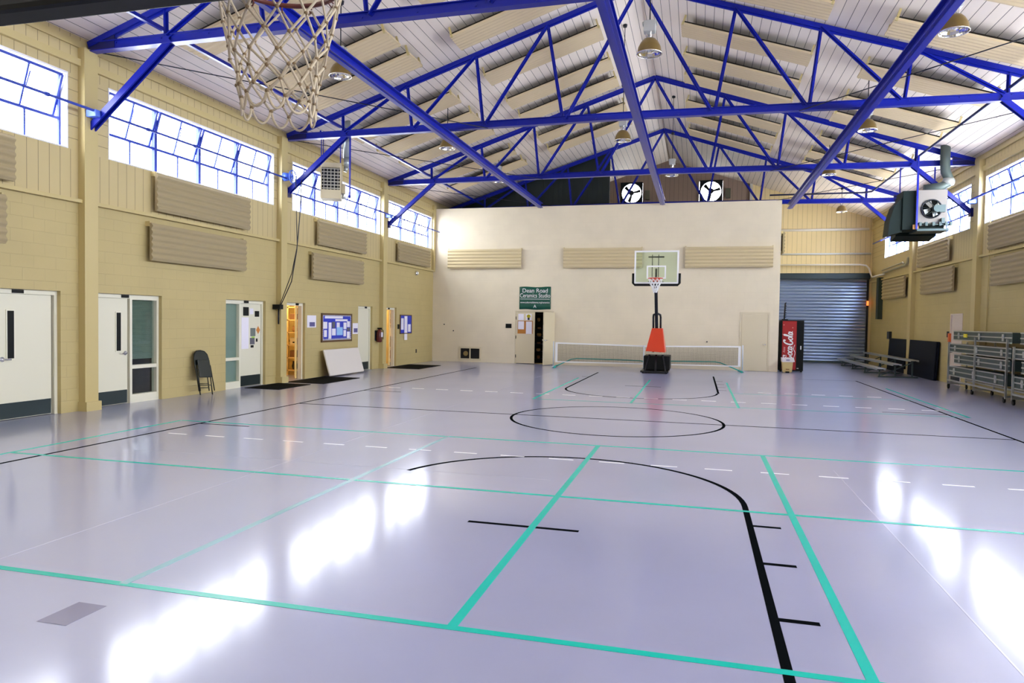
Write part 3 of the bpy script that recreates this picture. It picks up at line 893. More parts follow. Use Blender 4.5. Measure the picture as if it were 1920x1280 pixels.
# ------------------------------------------------------------------ basketball hoops
def net_pts(n, levels):
    """levels: list of (radius, z); returns strings as polylines"""
    out = []
    for sgn in (1, -1):
        for k in range(n):
            pl = []
            for j, (r, z) in enumerate(levels):
                a = 2 * math.pi * (k + sgn * j * 0.5) / n
                pl.append((r * math.cos(a), r * math.sin(a), z))
            out.append(pl)
    return out
def build_net(name, parent, c, n, levels, rad, m_, seg=6, jitter=0.0, loops=True, sway=(0, 0)):
    m = MB()
    c = Vector(c)
    zmin = levels[-1][1]
    J = {}
    def pt(j, idx):
        key = (j, idx % (2 * n))
        if key not in J:
            r, z = levels[j]
            a = math.pi * key[1] / n
            f = z / zmin
            J[key] = Vector((r * math.cos(a) + random.uniform(-1, 1) * jitter * f + sway[0] * f, r * math.sin(a) + random.uniform(-1, 1) * jitter * f + sway[1] * f, z + random.uniform(-1, 1) * jitter * f * (j > 0)))
        return c + J[key]
    for sgn in (1, -1):
        for k in range(n):
            m.path([pt(j, 2 * k + sgn * j) for j in range(len(levels))], rad, seg)
    last = len(levels) - 1
    if loops:
        off = last % 2
        for k in range(n):
            a0 = pt(last, 2 * k + off); a1 = pt(last, 2 * k + off + 2)
            pl = []
            for i in range(9):
                u = i / 8
                p = a0.lerp(a1, u)
                p = p + Vector((0, 0, -0.055 * math.sin(math.pi * u) ** 0.7))
                pl.append(p)
            m.path(pl, rad, seg)
    net = m.build(name, m_, parent)
    kn = MB()
    for (j, i), v in J.items():
        if j == 0: continue
        kn.lathe([(rad * .3, -rad * 1.8), (rad * 1.7, -rad * .8), (rad * 1.7, rad * .8), (rad * .3, rad * 1.8)], c + v, 6)
    kn = kn.build('knots', mat('brown_knot', (0.22, 0.15, 0.08), 0.9) if m_ is M_net else m_, net); kn['kind'] = 'stuff'
    return net
# near hoop
hx, hy, hz = -1.575, 2.41, 3.0
t = thing('basketball_hoop', 'near basketball hoop whose hanging net fills the upper left of the picture', 'basketball hoop', (hx, YN, 2.8))
m = MB()
m.path([(hx + 0.225 * math.cos(k * math.pi / 24), hy + 0.225 * math.sin(k * math.pi / 24), hz) for k in range(48)], 0.010, closed=True)
m.box(hx - 0.10, hx + 0.10, hy - 0.39, hy - 0.36, hz - 0.12, hz + 0.03)
m.box(hx - 0.09, hx + 0.09, hy - 0.36, hy - 0.215, hz - 0.012, hz + 0.004)
for k in range(12):
    a = k * math.pi / 6
    m.path([(hx + 0.225 * math.cos(a) + 0.012 * math.cos(q) * math.cos(a), hy + 0.225 * math.sin(a) + 0.012 * math.cos(q) * math.sin(a), hz - 0.018 + 0.012 * math.sin(q)) for q in (0.5, 1.8, 3.2, 4.7, 6)], 0.003, 5)
m.build('rim', M_rimd, t)
lv = [(0.235, -0.02), (0.220, -0.10), (0.200, -0.18), (0.183, -0.25), (0.168, -0.312), (0.155, -0.37), (0.147, -0.425), (0.145, -0.47)]
build_net('net', t, (hx, hy, hz), 12, lv, 0.0048, M_net, 6, jitter=0.012, sway=(0.0, 0.0))
by = hy - 0.40
m = MB()
bw, bh = 0.915, 1.07
m.box(hx - bw, hx + bw, by - 0.03, by, hz - 0.15, hz - 0.15 + bh, bev=0.01)
m.build('backboard', M_white, t)
m = MB()
zb_ = hz - 0.235
m.box(hx - bw - 0.03, hx + bw + 0.03, by - 0.06, by + 0.06, zb_, zb_ + 0.06, bev=0.02)
m.box(hx - bw - 0.03, hx - bw + 0.02, by - 0.06, by + 0.06, zb_, zb_ + 0.4, bev=0.02)
m.box(hx + bw - 0.02, hx + bw + 0.03, by - 0.06, by + 0.06, zb_, zb_ + 0.4, bev=0.02)
m.build('edge_padding', M_black, t)
m = MB()
for sx in (-0.4, 0.4):
    m.cyl((hx + sx, YN + 0.04, 3.7), (hx + sx, by - 0.06, 3.7), 0.03).cyl((hx + sx, YN + 0.04, 4.6), (hx + sx, by - 0.06, 3.9), 0.02)
    m.cyl((hx + sx, by - 0.06, 3.0), (hx + sx, by - 0.06, 3.95), 0.03)
m.build('wall_bracket', M_blackm, t)

# far portable hoop
px_ = -1.33
t = thing('portable_basketball_hoop', 'portable basketball hoop with clear backboard and orange padded base before the partition', 'basketball hoop', (px_, 25.2, 0))
HB = 23.15      # board plane
k_ = 1.0
bx, bz0, bz1, bhw = -1.32, 2.96, 4.02, 0.70
m = MB()
m.box(bx - bhw + .04, bx + bhw - .04, HB - 0.006, HB + 0.006, bz0 + .04, bz1 - .04)
m.build('backboard', M_glassb, t)
m = MB()
for a, b, c_, d in ((-bhw, bhw, bz1 - 0.05, bz1), (-bhw, bhw, bz0, bz0 + 0.05), (-bhw, -bhw + 0.05, bz0, bz1), (bhw - 0.05, bhw, bz0, bz1)):
    m.box(bx + a, bx + b, HB - 0.02, HB + 0.02, c_, d)
m.build('backboard_frame', M_white, t)
m = MB()
tw, tz0, tz1 = 0.305, 3.12, 3.54
for a, b, c_, d in ((-tw, tw, tz1 - 0.045, tz1), (-tw, tw, tz0, tz0 + 0.045), (-tw, -tw + 0.045, tz0, tz1), (tw - 0.045, tw, tz0, tz1)):
    m.box(bx + a, bx + b, HB - 0.016, HB - 0.008, c_, d)
m.build('target_square', M_white, t)
m = MB()
m.path([(bx - bhw - 0.03, HB, bz0 + 0.33), (bx - bhw - 0.03, HB, bz0 + 0.02), (bx - bhw + 0.02, HB, bz0 - 0.035), (bx + bhw - 0.02, HB, bz0 - 0.035), (bx + bhw + 0.03, HB, bz0 + 0.02), (bx + bhw + 0.03, HB, bz0 + 0.33)], 0.042, 8)
m.build('edge_padding', M_black, t)
m = MB()
rz_ = 3.11
m.path([(bx + 0.23 * math.cos(k * math.pi / 16), HB - 0.40 + 0.23 * math.sin(k * math.pi / 16), rz_) for k in range(32)], 0.012, closed=True)
m.box(bx - 0.12, bx + 0.12, HB - 0.03, HB - 0.016, rz_ - 0.08, rz_ + 0.04)
m.box(bx - 0.06, bx + 0.06, HB - 0.18, HB - 0.03, rz_ - 0.01, rz_ + 0.01)
m.build('rim', M_rim, t)
build_net('net', t, (bx, HB - 0.40, rz_), 10, [(0.22, -0.02), (0.19, -0.1), (0.15, -0.19), (0.11, -0.28), (0.07, -0.37), (0.05, -0.44)], 0.009, M_netw, 5, jitter=0.015, loops=False)
m = MB()
m.bar((px_, HB + 0.12, 2.95), (px_, 24.35, 1.35), 0.10, 0.12)
m.bar((px_ - 0.13, HB + 0.10, 3.9), (px_ - 0.13, HB + 0.10, 3.0), 0.02, 0.02)
m.bar((px_ + 0.07, HB + 0.10, 3.9), (px_ + 0.07, HB + 0.10, 3.0), 0.02, 0.02)
m.bar((px_, HB + 0.08, 3.45), (px_, HB + 0.08, 2.95), 0.06, 0.05)
m.box(px_ - 0.25, px_ + 0.25, HB + 0.02, HB + 0.08, 2.97, 3.03)
m.box(px_ - 0.25, px_ + 0.25, HB + 0.02, HB + 0.08, 3.8, 3.84)
m.build('pole', M_blackm, t)
m = MB()
for sx in (-0.12, 0.12):
    m.path([(px_ + sx * .9, 24.25, 1.98), (px_ + sx, 24.3, 1.9), (px_ + sx, 24.5, 1.2), (px_ + sx, 24.6, 0.7)], 0.035)
m.path([(px_ - .11, 24.25, 1.97), (px_, 24.24, 2.03), (px_ + .11, 24.25, 1.97)], 0.035)
m.build('lift_arm', M_blackm, t)
m = MB()
A = [(px_ - 0.15, 24.12, 1.52), (px_ + 0.20, 24.12, 1.52), (px_ + 0.30, 23.95, 0.72), (px_ - 0.33, 23.95, 0.75)]
B = [(px_ - 0.15, 24.6, 1.52), (px_ + 0.20, 24.6, 1.52), (px_ + 0.30, 25.1, 0.72), (px_ - 0.33, 25.1, 0.75)]
va = [m.bm.verts.new(p) for p in A]; vb = [m.bm.verts.new(p) for p in B]
for i in range(4): m.bm.faces.new((va[i], va[(i + 1) % 4], vb[(i + 1) % 4], vb[i]))
m.bm.faces.new(va); m.bm.faces.new(vb)
m.build('orange_padding', M_orange, t)
m = MB()
m.box(px_ - 0.42, px_ + 0.45, 24.35, 25.5, 0.10, 0.58, bev=0.02)
m.build('ballast_tank', M_black, t)
m = MB()
m.box(px_ - 0.50, px_ + 0.42, 24.0, 25.6, 0.03, 0.09, bev=0.01)
for sx in (-0.32, 0.0, 0.30): m.bar((px_ + sx * 1.1, 24.05, 0.08), (px_ + sx * .7, 24.33, 0.62), 0.06, 0.03)
m.build('base_frame', M_blackm, t)
for sx in (-0.42, 0.36):
    for sy in (24.1, 25.45):
        MB().cyl((px_ + sx - .02, sy, 0.035), (px_ + sx + .02, sy, 0.035), 0.035, seg=12).build('wheel', M_black, t)

# ------------------------------------------------------------------ doors on the left wall
def make_door(num, key, leaf=None, side=None, glassd=None, label='', vision=None, handle=None, plate=None, kick=True, open_leaf=False, mleaf=M_door):
    y0, y1 = DOORS[key]
    X1 = XL - 0.075
    X0 = XL - 0.195
    m = MB()
    fw = 0.055
    m.box(X0, X1, y0, y0 + fw, 0, DH).box(X0, X1, y1 - fw, y1, 0, DH).box(X0, X1, y0 + fw, y1 - fw, DH - fw - 0.02, DH)
    if side:
        a, b = side
        mull = b if b < (y0 + y1) / 2 else a
        m.box(X0, X1, mull - fw / 2, mull + fw / 2, 0, DH - fw)
        for z, h in ((0, 0.16), (0.66, 0.07), (DH - fw - 0.04, 0.04)):
            m.box(X0, X1, a, b, z, z + h)
    d = structure(m.build('door_%d' % num, M_frame), label)
    if plate: MB().box(X1, X1 + 0.012, plate[0], plate[1], DH - 0.065, DH - 0.012).build('frame_plate', M_black, d)
    if leaf:
        a, b = leaf
        lf = MB().box(X0 + 0.045, X0 + 0.09, a, b, 0.012, DH - fw - 0.025).build('leaf', mleaf, d)
        if kick: MB().box(X0 + 0.09, X0 + 0.094, a + 0.01, b - 0.01, 0.02, 0.27).build('kick_plate', M_kick, lf)
        if vision:
            va, vb, z0, z1 = vision
            MB().box(X0 + 0.09, X0 + 0.102, va - 0.02, vb + 0.02, z0 - 0.02, z1 + 0.02).build('vision_trim', M_frame, lf)
            MB().box(X0 + 0.102, X0 + 0.105, va, vb, z0, z1).build('vision_glass', M_black, lf)
        if handle:
            hy_, s = handle
            mm = MB()
            mm.cyl((X0 + 0.09, hy_, 0.97), (X0 + 0.105, hy_, 0.97), 0.04, seg=16)
            mm.cyl((X0 + 0.1, hy_, 0.97), (X0 + 0.14, hy_, 0.97), 0.014)
            mm.bar((X0 + 0.14, hy_, 0.97), (X0 + 0.14, hy_ + s * 0.12, 0.965), 0.02, 0.022)
            mm.build('handle', M_chrome, lf)
    if side:
        a, b = side
        MB().box(X0 + 0.05, X0 + 0.056, a + 0.0, b, 0.16, 0.66).build('lower_glass', M_glassd, d)
        MB().box(X0 + 0.05, X0 + 0.056, a + 0.0, b, 0.73, DH - fw - 0.04).build('upper_glass', M_glassd, d)
    return d
make_door(1, 'A', leaf=(8.62, 9.55), side=(7.62, 8.55), label='pale office door with narrow glass at the left edge of the picture',
          vision=(8.76, 8.87, 0.98, 1.74), handle=(8.67, 1), plate=(8.82, 9.02))
make_door(2, 'B', leaf=(10.36, 11.2), side=(11.26, 11.92), label='pale office door with narrow glass and a side light with lowered blind',
          vision=(10.93, 11.03, 1.02, 1.74), handle=(11.14, -1), plate=(11.02, 11.2))
dc = make_door(3, 'C', leaf=(14.66, 15.46), side=(14.05, 14.6), label='pale office door covered in papers with a side light', handle=None, plate=(14.75, 14.92))
make_door(4, 'D', label='doorway to a warmly lit storage room with shelves', plate=(17.0, 17.14))
make_door(5, 'E', leaf=(20.56, 21.46), label='pale plain door right of the bulletin board', plate=(21.1, 21.25))
make_door(6, 'F', label='narrow doorway to a second warmly lit room near the partition', plate=(22.9, 23.02))
# open leaves of the lit rooms (hinged at the far jamb, swung into the room)
for num, yy in ((4, DOORS['D'][1]), (6, DOORS['F'][1])):
    dd = bpy.data.objects['door_%d' % num]
    Ml = Matrix.Translation((XL - 0.21, yy - 0.07, 0)) @ Matrix.Rotation(R(-57), 4, 'Z')
    lf = MB().box(-0.88, 0, -0.045, 0, 0.012, DH - 0.08).xf(Ml).build('open_leaf', M_yeld, dd)
    MB().cyl((-0.82, -0.045, 0.98), (-0.82, -0.10, 0.98), 0.02).bar((-0.82, -0.09, 0.98), (-0.7, -0.09, 0.98), 0.02, 0.02).xf(Ml).build('handle', M_black, lf)
# blinds
for a, b, z0, lab in ((11.26, 11.92, 0.85, 'lowered'), ):
    m = MB()
    z = z0
    while z < 2.0:
        m.bar((XL - 0.18, a, z), (XL - 0.18, b, z), 0.028, 0.003, up=(0.8, 0, 1)); z += 0.024
    tag(m.build('window_blind', M_blind), 'pale green blind lowered behind the side light of the office door', 'blind')
tag(MB().box(XL - 0.175, XL - 0.165, 14.06, 14.59, 0.1, 2.0).build('window_blind', M_blind), 'flat green shade behind the side light of the papered door', 'blind')
# papers on door C
X = XL - 0.195 + 0.0905
posters = [(14.76, 14.98, 1.72, 1.93, M_black), (15.02, 15.16, 1.76, 1.9, M_paper), (15.22, 15.40, 1.70, 1.84, M_black), (14.70, 14.98, 0.92, 1.68, M_paper),
           (15.05, 15.25, 1.22, 1.42, mat('photo_green_grey', (0.14, 0.17, 0.16), 0.6)), (15.03, 15.22, 1.02, 1.18, mat('photo_grey', (0.10, 0.10, 0.13), 0.6)),
           (15.27, 15.34, 1.08, 1.16, M_black), (15.06, 15.18, 0.94, 1.0, M_black)]
words2 = ['dark photo at the top left of the papered door', 'pale notice at the top middle of the papered door', 'dark photo at the top right of the papered door',
          'tall white sheet down the left of the papered door', 'grey green photo in the middle of the papered door', 'grey photo low on the papered door',
          'tiny black photo right of the grey photo on the papered door', 'small black photo lowest on the papered door']
for (a, b, z0, z1, mm), lab in zip(posters, words2):
    tag(MB().box(X, X + 0.002, a, b, z0, z1).build('posted_sheet', mm), lab, 'paper', 'papers taped to the office door')
d_ = MB().prism([(15.36, 1.27), (15.44, 1.37), (15.36, 1.47), (15.28, 1.37)], X + 0.001, X + 0.003, 'X')
tag(d_.build('posted_sheet', mat('orange_card', (0.55, 0.20, 0.03), 0.6)), 'orange diamond card on the papered door', 'paper', 'papers taped to the office door')
tag(MB().box(X + 0.0, X + 0.002, 15.1, 15.22, 1.17, 1.215).build('posted_sheet', mat('lime_card', (0.35, 0.6, 0.1), 0.6)), 'lime strip under the grey green photo on the papered door', 'paper', 'papers taped to the office door')

# rooms behind the left wall
RX = XL - 3.0
room = MB()
room.box(RX - 0.1, RX, 7.0, 27.0, 0, 2.7)
room.box(RX, XL - 0.2, 7.0, 27.0, 2.5, 2.7)
for y in (7.0, 12.6, 26.9): room.box(RX, XL - 0.2, y, y + 0.1, 0, 2.5)
room.box(RX, XL - 0.2, 15.6, 15.7, 0, 2.5)
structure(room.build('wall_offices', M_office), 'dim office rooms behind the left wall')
for a, b, nm in ((16.0, 20.2, 'storage'), (22.0, 26.2, 'far')):
    m = MB()
    m.box(RX + 0.02, RX + 0.06, a, b, 0, 2.45).box(RX + 0.06, XL - 0.202, a - 0.05, a, 0, 2.45).box(RX + 0.06, XL - 0.202, b, b + 0.05, 0, 2.45).box(RX, XL - 0.202, a, b, 2.42, 2.47)
    structure(m.build('wall_%s_room' % nm, M_yelw), 'warm painted walls of the %s room' % nm)
    # ceiling lamp of the room
    tl = thing('room_lamp', 'glowing ceiling lamp inside the %s room' % ('storage' if nm == 'storage' else 'small far'), 'lamp', (XL - 1.4, (a + b) / 2, 2.3))
    em = bpy.data.materials.get('warm_glow')
    if not em:
        em = bpy.data.materials.new('warm_glow'); nt, p = nodes_of(em)
        p.inputs['Emission Color'].default_value = (1, 0.76, 0.40, 1); p.inputs['Emission Strength'].default_value = 6
    MB().box(XL - 1.7, XL - 1.1, (a + b) / 2 - 0.5, (a + b) / 2 + 0.5, 2.35, 2.41).build('diffuser', em, tl)

ORD = ['first', 'second', 'third', 'fourth', 'fifth', 'sixth', 'seventh', 'eighth', 'ninth', 'tenth']
def shelf_unit(x0, x1, y0, y1, h, nsh, label, short, items, seed, m_=M_shelfw):
    random.seed(seed)
    t = thing('storage_shelf', label, 'shelf', (x0, y0, 0))
    for xx in (x0, (x0 + x1) / 2, x1 - 0.05):
        for yy in (y0, y1 - 0.05):
            MB().box(xx, xx + 0.05, yy, yy + 0.05, 0, h).build('post', m_, t)
    for i in range(nsh):
        z = 0.12 + i * (h - 0.2) / (nsh - 1)
        MB().box(x0, x1, y0, y1, z, z + 0.035).build('shelf_board', m_, t)
        if i == nsh - 1: continue
        x = x0 + 0.07
        gap = (h - 0.2) / (nsh - 1) - 0.08
        q = 0
        while x < x1 - 0.30:
            w_ = random.uniform(0.14, 0.24); hh = random.uniform(0.4, 0.9) * gap
            k = random.randrange(4)
            mm, cn = items[k]
            lab = 'box' if k < 2 else 'jar'
            ymid = y0 + 0.17
            if k < 2: o = MB().box(x, x + w_, y0 + 0.06, y1 - 0.12, z + 0.036, z + 0.036 + hh, bev=0.008).build('storage_box', mm)
            else: o = MB().lathe([(w_ * .3, 0), (w_ * .45, hh * .4), (w_ * .3, hh * .85), (w_ * .34, hh)], (x + w_ / 2, ymid, z + 0.036), 16).build('storage_jar', mm)
            tag(o, '%s %s, %s from the left on the %s board up of the %s' % (cn, lab, ORD[q], ORD[i], short), lab, 'goods on the ' + short)
            x += w_ + 0.05; q += 1
            if abs(x - (x0 + x1) / 2) < 0.2 and x < (x0 + x1) / 2 + 0.05: x = (x0 + x1) / 2 + 0.07
    return t
its = [(M_brown, 'brown'), (mat('pale_box', (0.7, 0.6, 0.45), 0.6), 'pale'), (M_clay, 'clay'), (mat('charcoal_tub', (0.03, 0.03, 0.03), 0.5), 'charcoal')]
shelf_unit(XL - 1.95, XL - 0.45, 18.35, 18.8, 2.05, 6, 'pine shelving seen through the lit storage doorway', 'storage room shelf', its, 3)
shelf_unit(XL - 1.9, XL - 0.45, 25.0, 25.45, 2.0, 5, 'pine shelving seen through the narrow far doorway', 'far room shelf', its, 9)

# ------------------------------------------------------------------ things on and along the left wall
xw = XL + 0.002
def sheet(y0, y1, z0, z1, label, name='paper_notice', m_=M_paper, blk=None, group=None, x=None):
    xx = xw if x is None else x
    t = thing(name, label, 'notice', (xx, y0, z0), group=group)
    MB().box(xx, xx + 0.004, y0, y1, z0, z1).build('sheet', m_, t)
    if blk: MB().box(xx + 0.004, xx + 0.006, *blk).build('printed_block', mat('violet_print', (0.10, 0.09, 0.25), 0.6), t)
    return t
sheet(17.46, 17.93, 1.42, 1.76, 'white notice with a dark block beside the lit storage doorway', blk=(17.58, 17.86, 1.45, 1.57))
sheet(20.13, 20.48, 1.2, 1.54, 'white notice with a dark block beside the plain pale door', blk=(20.2, 20.45, 1.25, 1.38))
# bulletin board
t = thing('bulletin_board', 'blue bulletin board with many papers in a brown frame on the left wall', 'bulletin board', (xw, 19.1, 0.98))
y0, y1, z0, z1 = 18.2, 20.03, 0.99, 1.83
MB().box(xw, xw + 0.02, y0 + .04, y1 - .04, z0 + .04, z1 - .04).build('backing', M_bluep, t)
m = MB()
for a, b, c_, d in ((y0, y1, z0, z0 + .05), (y0, y1, z1 - .05, z1), (y0, y0 + .05, z0, z1), (y1 - .05, y1, z0, z1)): m.box(xw, xw + 0.035, a, b, c_, d)
m.build('frame', M_wood, t)
m = MB()
k = 0
yy = y0 + 0.06
while yy < y1 - 0.1:
    m.prism([(yy, z0 + .05), (yy + .09, z0 + .05), (yy + .045, z0 + .11)], xw + 0.02, xw + 0.026, 'X')
    m.prism([(yy, z1 - .05), (yy + .09, z1 - .05), (yy + .045, z1 - .09)], xw + 0.02, xw + 0.026, 'X'); yy += 0.09
for zz in [z0 + .05 + .06 * i for i in range(12)]:
    m.box(xw + .02, xw + .026, y0 + .05, y0 + .09, zz, zz + .045).box(xw + .02, xw + .026, y1 - .09, y1 - .05, zz, zz + .045)
m.build('scalloped_border', mat('silver_border', (0.5, 0.5, 0.52), 0.5), t)
papers = [(18.38, 19.45, 1.68, 1.75, 0), (19.0, 19.75, 1.60, 1.66, 0), (18.30, 18.52, 1.38, 1.58, 0), (18.34, 18.50, 1.14, 1.34, 0), (18.60, 18.76, 1.08, 1.56, 0), (18.80, 18.98, 1.40, 1.58, 2),
          (18.80, 19.02, 1.18, 1.38, 0), (19.08, 19.26, 1.42, 1.56, 0), (19.08, 19.45, 1.18, 1.42, 1), (19.5, 19.68, 1.36, 1.56, 0), (19.5, 19.66, 1.14, 1.33, 0), (19.72, 19.9, 1.42, 1.60, 0), (19.72, 19.9, 1.08, 1.28, 0), (19.72, 19.9, 1.3, 1.4, 2)]
for i, (a, b, c_, d, k) in enumerate(papers):
    o = MB().box(xw + 0.0205, xw + 0.0245, a, b, c_, d).build('pinned_paper', (M_paper, M_lblue, mat('photo_grey', (0.10, 0.10, 0.13), 0.6))[k], t)
    if k == 1: o['label'] = 'light blue paper'
    if k == 2: o['label'] = 'dark photograph'
# small notice board near the partition
t = thing('notice_board', 'small blue notice board with white papers beside the far lit doorway', 'notice board', (xw, 24.2, 1.16))
MB().box(xw, xw + 0.02, 23.76, 24.78, 1.17, 1.84).build('backing', M_bluep, t)
m = MB()
for a, b, c_, d in ((23.74, 24.8, 1.15, 1.18), (23.74, 24.8, 1.82, 1.85), (23.74, 23.77, 1.15, 1.85), (24.77, 24.8, 1.15, 1.85)): m.box(xw, xw + 0.03, a, b, c_, d)
m.build('frame', M_wood, t)
for a, b, c_, d in ((23.82, 24.05, 1.3, 1.72), (24.12, 24.38, 0.92, 1.8), (24.45, 24.7, 1.22, 1.5)):
    MB().box(xw + 0.021, xw + 0.026, a, b, c_, d).build('pinned_paper', M_paper, t)
tag(MB().box(xw, xw + 0.012, 23.55, 23.70, 1.33, 1.5, bev=0.003).build('room_sign', M_black), 'small black room sign between the far lit doorway and the notice board', 'sign')
# wall light and outlet
t = thing('wall_light', 'small round silver light high on the left wall near the partition', 'light', (xw, 25.2, 3.45))
MB().lathe([(0.09, 0), (0.09, 0.05), (0.06, 0.07)], (xw, 25.2, 3.45), 20, axis='X').build('housing', M_chrome, t)
MB().lathe([(0.06, 0.07), (0.05, 0.10), (0.01, 0.115)], (xw, 25.2, 3.45), 20, axis='X').build('lens', M_white, t)
tag(MB().box(xw, xw + 0.01, 25.28, 25.36, 0.40, 0.54).build('wall_outlet', M_dark), 'small dark outlet low on the left wall near the partition', 'outlet')
# fire extinguisher cabinet
t = thing('fire_extinguisher', 'dark red fire extinguisher hung beside the left column', 'fire extinguisher', (XL + 0.12, 21.85, 0.9))
m = MB().lathe([(0.07, 0.0), (0.095, 0.03), (0.095, 0.33), (0.06, 0.40), (0.03, 0.44)], (XL + 0.12, 21.8, 0.9), 20)
m.build('cylinder', mat('dark_extinguisher_red', (0.10, 0.012, 0.01), 0.3), t)
MB().box(XL + 0.07, XL + 0.20, 21.76, 21.84, 1.34, 1.39).cyl((XL + .12, 21.8, 1.3), (XL + .12, 21.8, 1.36), 0.02).build('valve', M_black, t)
MB().box(XL + 0.22, XL + 0.224, 21.74, 21.86, 1.08, 1.24).build('tag_card', M_paper, t)
MB().box(xw, XL + 0.03, 21.7, 21.9, 0.95, 1.3).build('bracket', M_dark, t)
MB().path([(XL + .14, 21.83, 1.36), (XL + .22, 21.9, 1.3), (XL + .2, 21.93, 1.0)], 0.012, 6).build('hose', M_black, t)
# floor mats
for (x0, x1, y0, y1), lab in (((-10.38, -9.45, 14.55, 15.95), 'black rubber mat in front of the papered door'),
                              ((-10.38, -9.25, 16.25, 18.25), 'black rubber mat in front of the lit storage doorway'),
                              ((-10.38, -9.1, 22.3, 24.4), 'black rubber mat before the far lit doorway')):
    m = MB().box(x0, x1, y0, y1, 0.0, 0.012, bev=0.004)
    for i in range(14):
        yy = y0 + 0.06 + (y1 - y0 - 0.14) * i / 13
        m.box(x0 + 0.05, x1 - 0.05, yy, yy + 0.02, 0.012, 0.015)
    tag(m.build('door_mat', M_rubber), lab, 'mat', 'black door mats')
# folded table leaning
t = thing('folded_table', 'pale folding table top leaning on the wall under the bulletin board', 'table', (-10.1, 19.2, 0.0))
m = MB().box(-0.03, 0.03, 18.10, 20.22, 0.0, 0.78, bev=0.028)
ML = Matrix.Translation((-10.12, 0, 0.03)) @ Matrix.Rotation(R(-16), 4, 'Y')
m.xf(ML); m.build('table_top', M_table, t)
m = MB().box(-0.036, -0.029, 18.16, 20.16, 0.06, 0.72); m.xf(ML); m.build('under_rail', M_tedge, t)
m = MB()
for yy in (18.5, 19.8): m.cyl((-0.05, yy, 0.1), (-0.05, yy, 0.65), 0.015)
m.cyl((-0.05, 18.5, 0.1), (-0.05, 19.8, 0.1), 0.012); m.xf(ML); m.build('folded_leg', M_dark, t)

# folding chair leaning against the wall, folded
t = thing('folding_chair', 'dark metal folding chair folded and leaning on the left wall', 'chair', (XL + 0.30, 12.95, 0), world=False)
TH = R(-13)
Mc = Matrix.Rotation(TH, 4, 'Y') @ Matrix.Rotation(R(-4), 4, 'X')
def chairpart(m): return m.xf(Mc)
m = MB()
fr = [(0, -0.19, 0.01), (0.0, -0.20, 0.25), (0, -0.225, 0.62), (0, -0.225, 0.80), (0, -0.20, 0.90), (0, -0.12, 0.965), (0, 0, 0.98), (0, 0.12, 0.965), (0, 0.20, 0.90), (0, 0.225, 0.80), (0, 0.225, 0.62), (0, 0.20, 0.25), (0, 0.19, 0.01)]
m.path(fr, 0.012, 8); m.cyl((0, -0.2, 0.22), (0, 0.2, 0.22), 0.009)
chairpart(m).build('front_frame', M_seat, t)
m = MB()
m.path([(-0.045, -0.16, 0.10), (-0.04, -0.165, 0.6)], 0.011, 8).path([(-0.045, 0.16, 0.10), (-0.04, 0.165, 0.6)], 0.011, 8)
m.cyl((-0.045, -0.16, 0.17), (-0.045, 0.16, 0.17), 0.009).cyl((-0.045, -0.16, 0.26), (-0.045, 0.16, 0.26), 0.009)
m.path([(0.03, -0.21, 0.09), (0.03, -0.21, 0.65)], 0.011, 8).path([(0.03, 0.235, 0.09), (0.03, 0.215, 0.65)], 0.011, 8)
chairpart(m).build('rear_frame', M_seat, t)
m = MB()
poly = [(-0.215, 0.66), (-0.215, 0.81), (-0.19, 0.89), (-0.11, 0.955), (0, 0.97), (0.11, 0.955), (0.19, 0.89), (0.215, 0.81), (0.215, 0.66)]
m.prism(poly, -0.006, 0.006, 'X'); chairpart(m).build('backrest', M_seat, t)
m = MB().box(0.03, 0.055, -0.19, 0.19, 0.38, 0.77, bev=0.012); chairpart(m).build('seat', M_seat, t)

# ------------------------------------------------------------------ partition items
yf = YB - 0.002
# banner
t = thing('ceramics_banner', 'green cloth banner with white lettering above the double door', 'banner', (-6.19, yf, 2.14))
m = MB()
bm = m.bm
N = 14
g0 = []
for i in range(N + 1):
    for j in range(7):
        x = -6.82 + 1.26 * i / N; z = 2.15 + 0.88 * j / 6
        g0.append(bm.verts.new((x, yf - 0.012 - 0.008 * math.sin(i * 1.3 + j), z + 0.012 * math.sin(i * 0.6) * (1 if j in (0, 6) else 0))))
for i in range(N):
    for j in range(6):
        bm.faces.new((g0[i * 7 + j], g0[(i + 1) * 7 + j], g0[(i + 1) * 7 + j + 1], g0[i * 7 + j + 1])).smooth = True
ban = m.build('cloth', M_sign, t)
md = ban.modifiers.new('thick', 'SOLIDIFY'); md.thickness = 0.004
TR = (R(90), 0, 0)
yt = yf - 0.03
text_part('lettering', 'Dean Road', 0.23, M_white, t, (-6.19, yt, 2.88), TR, ext=0.004, offset=0.008)
text_part('lettering', 'Ceramics Studio', 0.235, M_white, t, (-6.19, yt, 2.685), TR, ext=0.004, offset=0.009, sx=0.78)
text_part('lettering', 'www.auburnalabama.org/ceramics', 0.095, M_white, t, (-6.19, yt, 2.42), TR, ext=0.004, offset=0.003, sx=0.9)
text_part('lettering', 'A', 0.18, M_white, t, (-6.19, yt, 2.265), TR, ext=0.004, offset=0.010)
MB().box(-6.79, -5.60, yt - 0.004, yt, 2.545, 2.56).build('rule_line', M_white, t)
